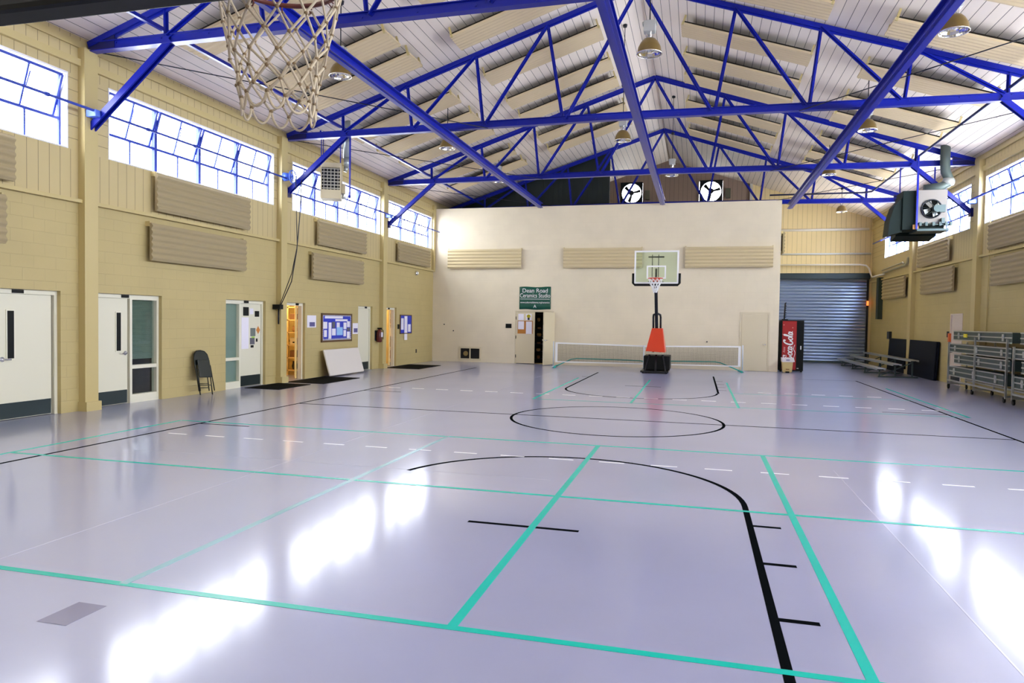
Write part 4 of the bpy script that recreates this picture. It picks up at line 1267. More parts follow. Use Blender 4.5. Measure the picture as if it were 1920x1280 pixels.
# double door
m = MB()
Y0, Y1 = YB + 0.02, YB + 0.14
m.box(DD[0] - 0.0, DD[0] + 0.04, Y0, Y1, 0, DH).box(DD[1] - 0.04, DD[1], Y0, Y1, 0, DH).box(DD[0] + .04, DD[1] - 0.04, Y0, Y1, DH - 0.04, DH)
d7 = structure(m.build('door_7', M_doorc), 'cream double door on the partition, right leaf standing open')
lf = MB().box(-6.94, -6.19, YB + 0.01, YB + 0.055, 0.02, 2.04).build('closed_leaf', M_doorc, d7)
m = MB()
for z in (0.3, 1.05, 1.8): m.cyl((-6.945, YB - 0.002, z - .06), (-6.945, YB - 0.002, z + .06), 0.012)
m.build('hinge', M_dark, lf)
# right leaf swung out towards the room and slightly left
lf = MB()
lf.box(-0.78, 0.0, -0.045, 0.0, 0.02, 2.04)
ang = R(70)
MM = Matrix.Translation((-5.42, YB - 0.01, 0)) @ Matrix.Rotation(ang, 4, 'Z')
# leaf plane from hinge (-5.42) into the room
lf.xf(MM); lf = lf.build('open_leaf', M_doorc, d7)
hd = MB().cyl((-0.72, -0.05, 0.97), (-0.72, -0.10, 0.97), 0.03, seg=14).bar((-0.72, -0.1, 0.97), (-0.60, -0.1, 0.97), 0.02, 0.02)
hd.cyl((-0.72, 0.0, 0.97), (-0.72, 0.06, 0.97), 0.03, seg=14)
hd.xf(MM); hd.build('handle', M_chrome, lf)
# cork board and papers on the closed leaf
yl = YB + 0.01
t = thing('cork_board', 'small cork board pinned on the closed leaf of the double door', 'cork board', (-6.6, yl, 1.17))
MB().box(-6.88, -6.27, yl - 0.012, yl - 0.0005, 1.19, 1.70).build('backing', M_cork, t)
MB().box(-6.86, -6.62, yl - 0.016, yl - 0.012, 1.36, 1.68).build('pinned_paper', M_paper, t)
MB().box(-6.54, -6.30, yl - 0.016, yl - 0.012, 1.18, 1.67).build('pinned_paper', M_paper, t)
tag(MB().box(-6.86, -6.64, yl - 0.004, yl - 0.0005, 1.72, 1.97).build('paper_notice', M_paper), 'plain white sheet above the cork board', 'notice')
t = thing('sun_drawing', 'sheet with a yellow flower drawing above the cork board', 'notice', (-6.43, yl, 1.72))
MB().box(-6.55, -6.32, yl - 0.004, yl - 0.0005, 1.72, 1.97).build('sheet', M_paper, t)
m = MB()
for k in range(8):
    a = k * math.pi / 4
    m.lathe([(0.028, 0), (0.028, 0.003)], (-6.44 + 0.055 * math.cos(a), yl - 0.008, 1.88 + 0.045 * math.sin(a)), 10, axis='Y')
m.lathe([(0.045, 0), (0.045, 0.003)], (-6.44, yl - 0.008, 1.88), 14, axis='Y')
m.build('yellow_petals', M_yel, t)
MB().box(-6.48, -6.40, yl - 0.008, yl - 0.004, 1.73, 1.82).build('drawn_pot', M_dark, t)
# room behind with pottery shelves
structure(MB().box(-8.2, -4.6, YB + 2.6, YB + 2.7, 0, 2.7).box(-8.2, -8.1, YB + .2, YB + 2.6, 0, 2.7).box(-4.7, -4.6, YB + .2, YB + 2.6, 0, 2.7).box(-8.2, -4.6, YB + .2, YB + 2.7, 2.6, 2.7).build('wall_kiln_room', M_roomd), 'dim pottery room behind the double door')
t = thing('pottery_shelf', 'dark metal shelving seen through the open double door', 'shelf', (-6.2, 27.9, 0))
for i in range(7):
    MB().box(-6.5, -5.3, 27.75, 28.2, 0.15 + 0.3 * i, 0.17 + 0.3 * i).build('shelf_board', M_dark, t)
for xx in (-6.5, -5.33):
    MB().box(xx, xx + 0.03, 27.75, 27.78, 0, 2.1).build('post', M_dark, t)
random.seed(21)
pl = ['flat on the lowest shelf', 'on the second shelf up', 'on the third shelf up', 'on the fourth shelf up', 'on the fifth shelf up', 'on the top shelf']
for i in range(6):
    for kx in range(2):
        r = random.uniform(0.06, 0.10); h = random.uniform(0.06, 0.16)
        x = -6.22 + 0.3 * kx + random.uniform(-.03, .03)
        o = MB().lathe([(r * .5, 0), (r, h * .5), (r * .8, h), (r * .7, h * .98), (r * .85, h * .5), (r * .4, h * .1)], (x, 27.9, 0.171 + 0.3 * i), 18).build('clay_pot', mat('glazed_ochre', (0.55, 0.33, 0.10), 0.4) if (i + kx) % 2 else M_clay)
        tag(o, 'clay pot %s behind the double door, %s of the two' % (pl[i], 'left' if kx == 0 else 'right'), 'pot', 'pots on the pottery shelves')
tag(MB().lathe([(0.0, 0), (0.32, 0), (0.32, 0.01), (0, 0.01)], (-6.0, 27.5, 0.001), 24).build('yellow_rug', M_yeld), 'yellow round rug just inside the double door', 'rug')
tag(MB().box(-7.37, -7.13, yf - 0.012, yf, 1.40, 1.57, bev=0.003).build('room_sign', M_black), 'small black room sign left of the double door', 'sign')
# vent / hatch
t = thing('wall_vent', 'low framed hatch in the partition near the left corner', 'vent', (-8.85, yf, 0.1))
m = MB()
a, b, c_, d = VENT
for q in ((a - .05, b + .05, c_ - .05, c_ + 0.02), (a - .05, b + .05, d - 0.02, d + .05), (a - .05, a + 0.02, c_, d), (b - 0.02, b + .05, c_, d), ((a + b) / 2 - .015, (a + b) / 2 + .015, c_, d)):
    m.box(q[0], q[1], yf - 0.02, yf + 0.06, q[2], q[3])
m.build('frame', M_doorc, t)
MB().box(a, b, YB + 0.12, YB + 0.13, c_, d).build('dark_panel', M_dark, t)
MB().lathe([(0.10, 0), (0.10, 0.03), (0.02, 0.05)], (-9.05, YB + 0.06, 0.34), 16, axis='Y').build('valve_wheel', mat('ochre_metal', (0.3, 0.22, 0.08), 0.4), t)
# plain door right
d8 = structure(MB().box(1.49, 1.55, YB - 0.02, YB + 0.01, 0, 2.12).box(2.47, 2.53, YB - 0.02, YB + 0.01, 0, 2.12).box(1.49, 2.53, YB - 0.02, YB + 0.01, 2.08, 2.14).build('door_8', M_doorc), 'plain cream door near the right end of the partition')
lf = MB().box(1.565, 2.455, YB - 0.018, YB + 0.0, 0.015, 2.065).build('leaf', M_doorc, d8)
MB().cyl((2.38, YB - 0.018, 0.97), (2.38, YB - 0.07, 0.97), 0.028, seg=14).bar((2.38, YB - 0.065, 0.97), (2.28, YB - 0.065, 0.97), 0.02, 0.02).build('handle', M_chrome, lf)
for x, z, lab in ((-9.95, 1.5, 'small dark wall hook nearer the left corner'), (-9.55, 1.25, 'small dark wall hook lower and left of the hatch'), (0.35, 1.03, 'small dark knob on the partition above the net')):
    tag(MB().cyl((x, yf, z), (x, yf - 0.035, z), 0.018, seg=10).cyl((x, yf - .03, z), (x, yf - 0.045, z), 0.026, seg=10).build('wall_hook', M_dark), lab, 'hook')

# ------------------------------------------------------------------ pickleball net
t = thing('pickleball_net', 'portable pickleball net with white bands and teal base tubes before the partition', 'net', (-1.8, 26.0, 0))
A0 = Vector((-5.08, 25.75, 0)); B0 = Vector((1.50, 26.35, 0))
dn = (B0 - A0).normalized(); LN = (B0 - A0).length
nn = Vector((-dn.y, dn.x, 0))
def npt(u, z, off=0): 
    p = A0 + dn * (u * LN) + nn * off
    return (p.x, p.y, z)
sag = lambda u: 0.915 - 0.05 * (1 - abs(2 * u - 1))
m = MB()
N = 24
for i in range(N):
    u0, u1 = i / N, (i + 1) / N
    m.bar(npt(u0, sag(u0) - 0.02), npt(u1, sag(u1) - 0.02), 0.012, 0.05)
m.build('top_band', M_white, t)
m = MB()
for i in range(N): m.bar(npt(i / N, 0.20), npt((i + 1) / N, 0.20), 0.01, 0.035)
m.build('bottom_band', M_white, t)
m = MB()
m.bar(npt(0.004, 0.18), npt(0.004, 0.915), 0.012, 0.09, up=dn); m.bar(npt(0.996, 0.18), npt(0.996, 0.915), 0.012, 0.09, up=dn)
m.bar(npt(0.488, 0.2), npt(0.488, 0.87), 0.012, 0.05, up=dn)
m.build('side_band', M_white, t)
m = MB()
nv = 210
for i in range(nv + 1):
    u = i / nv
    m.bar(npt(u, 0.2), npt(u, sag(u) - 0.03), 0.0045, 0.0045)
nh = 22
for j in range(1, nh):
    for i in range(8):
        u0, u1 = i / 8, (i + 1) / 8
        m.bar(npt(u0, 0.2 + (sag(u0) - 0.23) * j / nh), npt(u1, 0.2 + (sag(u1) - 0.23) * j / nh), 0.0045, 0.0045)
m.build('mesh_netting', M_mesh, t)
m = MB()
for u in (-0.012, 1.012):
    m.cyl(npt(u, 0.03), npt(u, 0.95), 0.022)
    m.cyl(npt(u, 0.03, -0.45), npt(u, 0.03, 0.45), 0.022)
m.cyl(npt(0.488, 0.03), npt(0.488, 0.86), 0.02).cyl(npt(0.488, 0.03, -0.3), npt(0.488, 0.03, 0.3), 0.02)
m.build('post', mat('pale_post', (0.5, 0.55, 0.62), 0.35), t)
m = MB()
m.path([npt(0.0, 0.03), npt(0.09, 0.30, 0.1), npt(0.12, 0.33, 0.12), npt(0.47, 0.31, 0.06), npt(0.488, 0.28)], 0.018)
m.path([npt(1.0, 0.03), npt(0.90, 0.30, 0.1), npt(0.87, 0.33, 0.12), npt(0.52, 0.31, 0.06), npt(0.488, 0.28)], 0.018)
for u in (0.0, 1.0): m.cyl(npt(u, 0.025, -0.5), npt(u, 0.025, 0.5), 0.025)
m.build('brace_tube', M_tealp, t)

# ------------------------------------------------------------------ drinks machine and bin
t = thing('vending_machine', 'red and black drinks machine with white script lettering past the partition end', 'vending machine', (3.3, 27.6, 0))
x0, x1, ym, zt = 2.90, 3.72, 27.22, 1.87
MB().box(x0, x1, ym + 0.03, ym + 0.8, 0.04, zt, bev=0.015).build('cabinet', M_black, t)
MB().box(x0 + 0.085, x0 + 0.565, ym, ym + 0.03, 0.08, zt - 0.03).build('lit_panel', M_red, t, label='red front panel')
MB().box(x0 + 0.565, x1 - 0.01, ym + 0.005, ym + 0.03, 0.08, zt - 0.03).build('service_panel', M_black, t)
MB().box(x0 + 0.70, x0 + 0.74, ym - 0.005, ym + 0.005, 0.82, 0.95).build('coin_plate', M_alu, t)
MB().box(x0 + 0.60, x0 + 0.66, ym - 0.005, ym + 0.005, 0.12, 0.15).build('maker_plate', M_alu, t)
for xx in (x0 + .06, x1 - .06):
    MB().box(xx - .03, xx + .03, ym + .06, ym + .12, 0, 0.04).build('foot', M_black, t)
# white script lettering, drawn as swept strokes in the panel plane and turned upright
def stroke(m, pts, w):
    P = []
    n_ = len(pts)
    for i in range(n_ - 1):
        p0 = Vector(pts[max(i - 1, 0)]); p1 = Vector(pts[i]); p2 = Vector(pts[i + 1]); p3 = Vector(pts[min(i + 2, n_ - 1)])
        for k in range(6):
            u = k / 6
            P.append(0.5 * ((2 * p1) + (-p0 + p2) * u + (2 * p0 - 5 * p1 + 4 * p2 - p3) * u * u + (-p0 + 3 * p1 - 3 * p2 + p3) * u ** 3))
    P.append(Vector(pts[-1]))
    m.k += 1; zk = m.k * 0.0007
    n2 = len(P); L_, R_ = [], []
    for i, p in enumerate(P):
        d = (P[min(i + 1, n2 - 1)] - P[max(i - 1, 0)]).normalized()
        ww = w * (0.45 + 0.75 * abs(d.y) ** 1.0) / 2
        q = Vector((-d.y, d.x)) * ww
        L_.append(m.bm.verts.new((p.x + q.x, p.y + q.y, zk + i * 0.00012))); R_.append(m.bm.verts.new((p.x - q.x, p.y - q.y, zk + i * 0.00012)))
    for i in range(n2 - 1):
        m.bm.faces.new((L_[i], L_[i + 1], R_[i + 1], R_[i]))
m = MB()
# local x = reading direction (1.12 long), y = letter height
bigC = [(0.30, 0.30), (0.32, 0.36), (0.27, 0.37), (0.18, 0.30), (0.12, 0.16), (0.12, 0.04), (0.18, -0.01), (0.26, 0.04), (0.30, 0.12)]
stroke(m, bigC, 0.055)
stroke(m, [(0.02, 0.30), (0.08, 0.36), (0.18, 0.33), (0.27, 0.25), (0.34, 0.27)], 0.03)
def o_(m, x, s=1): stroke(m, [(x + .06, .18), (x, .12), (x - .01, .03), (x + .04, 0), (x + .09, .06), (x + .10, .15), (x + .06, .18)], 0.042)
o_(m, 0.36)
stroke(m, [(0.58, 0.15), (0.55, 0.18), (0.50, 0.12), (0.49, 0.03), (0.53, 0.0), (0.58, 0.04)], 0.042)
stroke(m, [(0.68, 0.15), (0.65, 0.18), (0.61, 0.12), (0.60, 0.03), (0.63, 0.0), (0.68, 0.06), (0.71, 0.17), (0.69, 0.03), (0.74, 0.02)], 0.040)
stroke(m, [(0.72, 0.10), (0.79, 0.10)], 0.04)
bigC2 = [(0.98, 0.29), (1.00, 0.36), (0.95, 0.37), (0.87, 0.29), (0.82, 0.16), (0.82, 0.04), (0.88, -0.01), (0.95, 0.05), (0.98, 0.12)]
stroke(m, bigC2, 0.055)
o_(m, 1.03)
stroke(m, [(1.17, 0.10), (1.22, 0.22), (1.25, 0.34), (1.22, 0.36), (1.19, 0.22), (1.17, 0.05), (1.20, 0.0)], 0.040)
stroke(m, [(1.33, 0.15), (1.30, 0.18), (1.26, 0.12), (1.25, 0.03), (1.28, 0.0), (1.33, 0.06), (1.36, 0.17), (1.34, 0.03), (1.40, 0.02)], 0.040)
stroke(m, [(0.18, -0.02), (0.05, -0.10), (0.22, -0.07), (0.45, -0.11), (0.62, -0.05), (0.80, -0.09)], 0.03)
for f in m.bm.faces: pass
r = bmesh.ops.extrude_face_region(m.bm, geom=list(m.bm.faces))
bmesh.ops.translate(m.bm, verts=[v for v in r['geom'] if isinstance(v, bmesh.types.BMVert)], vec=(0, 0, 0.006))
# rotate so reading runs upward, letters face -Y
S = Matrix.Diagonal((0.82, 0.82, 1, 1))
Mt = Matrix(((0, -1, 0, x0 + 0.435), (0, 0, -1, ym - 0.001), (1, 0, 0, 0.33), (0, 0, 0, 1)))
m.xf(Mt @ S)
m.build('script_lettering', M_white, t, recalc=False)
text_part('small_lettering', 'Enjoy', 0.09, mat('pink_white', (0.8, 0.5, 0.5), 0.5), t, (x0 + 0.155, ym - 0.004, 0.80), (R(90), R(-90), 0), ext=0.002, shear=0.3)
m = MB()
for dx, dz in ((0.13, 1.70), (0.43, 1.60), (0.36, 1.45), (0.10, 1.36), (0.40, 0.5), (0.48, 0.85)):
    m.lathe([(0.016, 0), (0.014, 0.004), (0.004, 0.006)], (x0 + dx, ym - 0.005, dz), 10, axis='Y')
m.build('bubble', mat('bubble_pink', (0.7, 0.35, 0.3), 0.3), t)
# black toothed stand on the machine
t = thing('toothed_stand', 'black upright toothed plastic holder standing on top of the drinks machine', 'holder', (3.06, 27.4, 1.87))
m = MB().box(2.96, 3.17, 27.3, 27.5, 1.872, 1.91, bev=0.01)
m.build('base', M_black, t)
m = MB().bar((3.05, 27.4, 1.90), (3.075, 27.4, 2.50), 0.045, 0.05)
m.bar((3.075, 27.4, 2.49), (3.11, 27.4, 2.51), 0.04, 0.03)
for i in range(6): m.bar((3.07, 27.4, 1.98 + i * 0.08), (3.12, 27.4, 1.99 + i * 0.08), 0.04, 0.025)
m.build('toothed_post', M_black, t)
t = thing('waste_bin', 'tan waste bin with pale lid in front of the drinks machine', 'waste bin', (3.13, 26.85, 0))
m = MB()
def frustum(m, cx_, cy_, z0, z1, w0, w1, d0, d1):
    a = [m.bm.verts.new((cx_ + sx * w0 / 2, cy_ + sy * d0 / 2, z0)) for sx, sy in ((-1, -1), (1, -1), (1, 1), (-1, 1))]
    b = [m.bm.verts.new((cx_ + sx * w1 / 2, cy_ + sy * d1 / 2, z1)) for sx, sy in ((-1, -1), (1, -1), (1, 1), (-1, 1))]
    for i in range(4): m.bm.faces.new((a[i], a[(i + 1) % 4], b[(i + 1) % 4], b[i]))
    m.bm.faces.new(a); m.bm.faces.new(b)
frustum(m, 3.13, 26.85, 0.01, 0.40, 0.30, 0.36, 0.28, 0.34)
bmesh.ops.bevel(m.bm, geom=list(m.bm.edges), offset=0.02, segments=2, affect='EDGES')
m.build('body', M_bin, t)
m = MB()
frustum(m, 3.13, 26.85, 0.38, 0.53, 0.38, 0.40, 0.36, 0.38)
m.build('lid', M_lid, t)
MB().box(3.07, 3.19, 26.64, 26.665, 0.43, 0.48).build('flap', mat('lilac_grey', (0.3, 0.27, 0.4), 0.5), t)
MB().box(3.07, 3.19, 26.685, 26.70, 0.11, 0.14).build('stamped_mark', M_brown, t)
MB().box(3.06, 3.18, 26.62, 26.70, 0.0, 0.05).build('pedal', M_black, t)

# ------------------------------------------------------------------ roll-up door and pipes on the far wall
yb = YE
d9 = MB().box(RU[0], RU[0] + 0.08, yb - 0.06, yb + 0.1, 0, RU[3]).box(RU[1] - 0.08, RU[1], yb - 0.06, yb + 0.1, 0, RU[3])
d9 = structure(d9.build('door_9', M_dark), 'steel blue roll-up door in the far wall')
prof = []
zz = 0.03
ns = 26
hs = (RU[3] - 0.28) / ns
front, back_ = [], []
for i in range(ns):
    z = 0.03 + i * hs
    for u, d in ((0, 0.0), (0.15, -0.03), (0.45, -0.045), (0.8, -0.03), (0.94, 0.0)):
        front.append((yb + 0.03 + d, z + u * hs))
front.append((yb + 0.03, 0.03 + ns * hs))
m = MB()
L_, R_ = RU[0] + 0.06, RU[1] - 0.06
A = [(m.bm.verts.new((L_, y, z)), m.bm.verts.new((R_, y, z)), m.bm.verts.new((L_, y + 0.02, z)), m.bm.verts.new((R_, y + 0.02, z))) for y, z in front]
for p, q in zip(A, A[1:]):
    m.bm.faces.new((p[0], p[1], q[1], q[0])); m.bm.faces.new((p[2], q[2], q[3], p[3]))
m.build('slat_curtain', M_roll, d9)
MB().box(RU[0], RU[1], yb - 0.30, yb - 0.003, RU[3] - 0.28, RU[3], bev=0.03).build('roller_hood', M_kick, d9)
MB().box(RU[0] + .06, RU[1] - .06, yb - 0.02, yb + 0.04, 0.0, 0.10).build('bottom_bar', M_alud, d9)
m = MB()
tag(MB().cyl((2.9, yb - 0.06, 6.02), (7.3, yb - 0.06, 6.02), 0.06).build('wall_pipe', M_pipe), 'thick pale pipe highest on the far wall above the roll-up door', 'pipe', 'pipes on the far wall')
tag(MB().cyl((2.9, yb - 0.06, 4.93), (7.4, yb - 0.06, 4.93), 0.045).build('wall_pipe', mat('grey_white_pipe', (0.6, 0.62, 0.62), 0.35), ), 'pale grey pipe in the middle of the far wall above the roll-up door', 'pipe', 'pipes on the far wall')
m = MB().path([(2.9, yb - 0.36, 4.42), (6.9, yb - 0.36, 4.42), (7.15, yb - 0.36, 4.38), (7.28, yb - 0.36, 4.25), (7.34, yb - 0.4, 4.0), (7.36, yb - 0.6, 3.85), (7.36, 31.9, 3.85)], 0.035)
tag(m.build('wall_pipe', M_pipe), 'pale pipe just above the roll-up door bending down by the right corner', 'pipe', 'pipes on the far wall')
m = MB().path([(7.38, 32.2, 3.86), (7.36, 32.0, 3.92), (7.36, 28.8, 3.98), (7.36, 28.6, 4.05), (7.36, 28.55, 4.2), (7.46, 28.5, 4.25)], 0.05)
m.path([(7.34, 32.2, 4.02), (7.34, 29.2, 4.10), (7.34, 29.0, 4.02)], 0.03)
tag(m.build('wall_pipe', mat('olive_pipe', (0.35, 0.32, 0.2), 0.4)), 'tan double pipe running along the right wall above the last ribbed panel', 'pipe')
for x, y, s_, lab in ((7.36, 34.5, 0.03, 'small glowing orange indicator on the roll-up door track'), (7.46, 33.0, 0.045, 'small glowing orange exit lamp on the right wall by the roll-up door')):
    em = bpy.data.materials.get('orange_glow')
    if not em:
        em = bpy.data.materials.new('orange_glow'); nt, p = nodes_of(em); p.inputs['Base Color'].default_value = (0.8, 0.1, 0.02, 1)
        p.inputs['Emission Color'].default_value = (1, 0.16, 0.03, 1); p.inputs['Emission Strength'].default_value = 0.8
    tag(MB().box(x - 0.08, x, y - s_, y + s_, 2.62, 2.82, bev=0.01).build('indicator_lamp', em), lab, 'lamp')
tag(MB().box(7.30, 7.479, 32.55, 32.9, 2.0, 3.75).build('electrical_duct', mat('dark_olive_box', (0.02, 0.035, 0.02), 0.5)), 'tall dark electrical duct on the right wall by the roll-up door', 'duct')
tag(MB().box(7.38, 7.479, 30.95, 31.3, 1.2, 1.5, bev=0.01).build('switch_box', M_dark), 'small dark switch box on the right wall near the mats', 'box')

# ------------------------------------------------------------------ exhaust fans
for (x0, x1, z0, z1), lab in zip(FANS, ('round exhaust fan high in the far gable, the left one', 'round exhaust fan high in the far gable, the right one')):
    t = thing('exhaust_fan', lab, 'fan', ((x0 + x1) / 2, YE, z0), group='gable exhaust fans')
    cx_, cz_ = (x0 + x1) / 2, (z0 + z1) / 2
    r = 0.46
    m = MB()
    # square plate with round hole
    n_ = 40
    o1, i1 = [], []
    for yy in (YE - 0.10, YE - 0.02):
        oo, ii = [], []
        for k in range(n_):
            a = 2 * math.pi * k / n_ + math.pi / 4
            ca, sa = math.cos(a), math.sin(a)
            q = 0.525 / max(abs(ca), abs(sa))
            oo.append(m.bm.verts.new((cx_ + q * ca, yy, cz_ + q * sa))); ii.append(m.bm.verts.new((cx_ + r * ca, yy, cz_ + r * sa)))
        o1.append(oo); i1.append(ii)
    for k in range(n_):
        j = (k + 1) % n_
        m.bm.faces.new((o1[0][k], o1[0][j], i1[0][j], i1[0][k])); m.bm.faces.new((o1[1][k], i1[1][k], i1[1][j], o1[1][j]))
        m.bm.faces.new((i1[0][k], i1[0][j], i1[1][j], i1[1][k])); m.bm.faces.new((o1[0][k], o1[1][k], o1[1][j], o1[0][j]))
    m.build('fan_housing', M_black, t)
    m = MB()
    for i in range(9):
        z = z0 + 0.06 + i * (z1 - z0 - 0.1) / 9
        m.bar((x0 + 0.02, YE + 0.12, z + 0.05), (x1 - 0.02, YE + 0.12, z + 0.05), 0.05, 0.012, up=(0, -0.5, 1))
    m.build('louvre', M_white, t)
    m = MB()
    for k in range(3):
        a = k * 2 * math.pi / 3 + 0.3
        v = [(0.05, -0.03), (0.42, -0.10), (0.44, 0.06), (0.05, 0.05)]
        P = [m.bm.verts.new((cx_ + p * math.cos(a) - q * math.sin(a), YE - 0.06 + q * 0.4, cz_ + p * math.sin(a) + q * math.cos(a))) for p, q in v]
        m.bm.faces.new(P)
    bl = m.build('blade', M_black, t)
    md = bl.modifiers.new('t', 'SOLIDIFY'); md.thickness = 0.006
    m = MB().lathe([(0.12, 0), (0.12, 0.14), (0.05, 0.18)], (cx_, YE - 0.24, cz_), 20, axis='Y')
    for a in (0.4, 1.2, 1.9, 2.7): m.cyl((cx_ - r * math.cos(a), YE - 0.12, cz_ - r * math.sin(a)), (cx_, YE - 0.14, cz_), 0.012)
    m.build('motor', M_dark, t)
    tag(MB().box(x1 + 0.12, x1 + 0.34, YE - 0.2, YE - 0.002, z0 + 0.18, z0 + 0.62, bev=0.01).build('fan_switch_box', mat('olive_grey_box', (0.08, 0.08, 0.05), 0.5)),
        'small drab box beside the %s gable fan' % ('left' if x0 < -1 else 'right'), 'box')
trim('pale post standing on the partition edge under the gable', (2.2, 2.32, YE - 0.1, YE - 0.004, 6.2, 8.3), m=mat('grey_post', (0.5, 0.48, 0.42), 0.5))

# ------------------------------------------------------------------ heaters
t = thing('unit_heater', 'cream gas unit heater hung before the left windows', 'heater', (-9.3, 16.9, 4.8))
th = R(24)
hx0, hy0 = -9.38, 16.75
Mh = Matrix.Translation((hx0, hy0, 0)) @ Matrix.Rotation(th, 4, 'Z') @ Matrix.Diagonal((0.9, 0.8, 1, 1))
def hp(m, name, mm, lab=None, par=None): 
    m.xf(Mh); return m.build(name, mm, par or t, label=lab)
m = MB()
m.box(-0.29, 0.29, 0.0, 0.62, 4.83, 5.06).box(-0.29, 0.29, 0, 0.62, 5.64, 5.76).box(-0.29, -0.26, 0, 0.62, 5.06, 5.64).box(0.26, 0.29, 0, 0.62, 5.06, 5.64).box(-0.26, 0.26, 0.5, 0.62, 5.06, 5.64)
hp(m, 'casing', M_heat)
hp(MB().box(-0.26, 0.26, 0.10, 0.5, 5.06, 5.64), 'heat_exchanger', M_dark)
m = MB()
for i in range(7): m.bar((-0.26, 0.03, 5.10 + i * 0.085), (0.26, 0.03, 5.10 + i * 0.085), 0.05, 0.008, up=(0, -0.6, 1))
for i in range(5): m.box(-0.20 + i * 0.1 - 0.008, -0.20 + i * 0.1 + 0.008, 0.05, 0.09, 5.06, 5.64)
hp(m, 'louvre', mat('grey_louvre', (0.5, 0.48, 0.42), 0.4))
hp(MB().box(0.295, 0.40, 0.2, 0.42, 5.0, 5.25, bev=0.01), 'control_box', M_heat)
m = MB().cyl((0.34, 0.3, 4.86), (0.34, 0.3, 5.0), 0.03).cyl((0.3, 0.3, 4.9), (0.42, 0.3, 4.9), 0.03).cyl((0.34, 0.3, 4.9), (0.55, 0.35, 4.92), 0.015)
hp(m, 'gas_valve', M_alu)
m = MB().cyl((0.42, 0.4, 5.98), (0.42, 0.4, zceil(-8.9)), 0.105, seg=20).cyl((0.42, 0.4, 5.72), (0.42, 0.4, 5.98), 0.075, 0.085, seg=20).cyl((0.38, 0.4, 5.60), (0.42, 0.4, 5.74), 0.05, 0.07, seg=16)
hp(m, 'flue', M_galv)
m = MB()
for x_, y_ in ((-0.27, 0.02), (-0.27, 0.6), (0.27, 0.05)): m.box(x_ - 0.012, x_ + 0.012, y_ - 0.012, y_ + 0.012, 5.76, 6.49)
m.bar((-0.27, -0.3, 6.5), (-0.27, 0.72, 6.5), 0.04, 0.04).bar((0.27, -0.4, 6.5), (0.27, 0.72, 6.5), 0.04, 0.04)
hp(m, 'hanger_rod', M_blue)
tag(MB().box(-8.66, -8.63, 16.39, 16.42, 4.82, 6.31).cyl((-8.645, 16.405, 4.76), (-8.645, 16.405, 4.82), 0.03, seg=10).build('hanging_rod', M_blue), 'long blue rod hanging down right of the cream heater', 'rod')

t = thing('unit_heater', 'large dark heater with fan and flue hung on the right', 'heater', (6.1, 22.6, 4.4))
m = MB()
m.box(5.55, 6.62, 22.25, 22.9, 4.45, 5.55, bev=0.01)
m.build('casing', M_heatd, t)
MB().box(5.88, 6.66, 22.20, 22.25, 4.55, 5.55).build('front_plate', M_heatf, t)
m = MB()
m.prism([(23.5, 4.25), (22.9, 4.35), (22.9, 5.5), (23.1, 5.4), (23.35, 5.0)], 5.55, 6.6, 'X')
m.prism([(5.56, 4.40), (5.20, 4.30), (5.24, 4.75), (5.36, 5.15), (5.56, 5.40)], 22.3, 22.9, 'Y')
m.build('discharge_hood', M_heatd, t)
fc = (6.27, 22.2, 5.02)
MB().lathe([(0.27, -0.0), (0.27, -0.03), (0.24, -0.03), (0.24, 0.0)], fc, 28, axis='Y').build('fan_ring', M_dark, t)
MB().lathe([(0.0, -0.005), (0.25, -0.005), (0.25, -0.012), (0, -0.012)], fc, 28, axis='Y').build('fan_recess', M_black, t)
m = MB()
for k in range(4):
    a = k * math.pi / 2 + 0.5
    v = [(0.04, -0.03), (0.21, -0.08), (0.22, 0.07), (0.04, 0.03)]
    P = [m.bm.verts.new((fc[0] + p * math.cos(a) - q * math.sin(a), 22.16 + q * 0.3, fc[2] + p * math.sin(a) + q * math.cos(a))) for p, q in v]
    m.bm.faces.new(P)
bl = m.build('fan_blade', M_alu, t); md = bl.modifiers.new('t', 'SOLIDIFY'); md.thickness = 0.005
m = MB().lathe([(0.10, 0), (0.10, 0.16), (0.04, 0.18)], (6.36, 21.96, 5.0), 18, axis='Y').box(6.42, 6.56, 21.98, 22.1, 4.9, 5.1)
for a in range(6): m.cyl((6.36, 22.05, 5.0), (6.27 + 0.26 * math.cos(a), 22.17, 5.02 + 0.26 * math.sin(a)), 0.008, seg=6)
m.build('fan_motor', M_alud, t)
m = MB().cyl((5.9, 22.15, 4.60), (6.75, 22.15, 4.56), 0.022)
for q in (0.05, 0.2, 0.38, 0.55, 0.7, 0.82): m.box(5.9 + q, 5.96 + q, 22.10, 22.2, 4.54, 4.64)
m.box(6.5, 6.58, 22.08, 22.18, 4.6, 4.75).box(5.9, 6.7, 22.12, 22.9, 4.40, 4.46)
m.build('burner_pipework', M_alud, t)
MB().box(5.80, 5.94, 22.14, 22.155, 4.45, 4.58).xf(Matrix.Identity(4)).build('warning_tag', mat('orange_tag', (0.65, 0.30, 0.06), 0.5), t)
m = MB().path([(6.1, 22.35, 5.60), (6.5, 22.3, 5.64), (6.66, 22.3, 5.72), (6.70, 22.3, 5.88), (6.62, 22.3, 6.05), (6.60, 22.3, 6.3), (6.60, 22.3, zceil(6.6) + 0.02)], 0.125, 18)
m.build('flue', M_duct, t)
MB().lathe([(0.125, -.1), (0.155, -.05), (0.16, 0.02), (0.13, .1)], (6.70, 22.3, 5.78), 18).build('flue_elbow', mat('pale_elbow', (0.42, 0.45, 0.42), 0.4, 0.3), t)
m = MB()
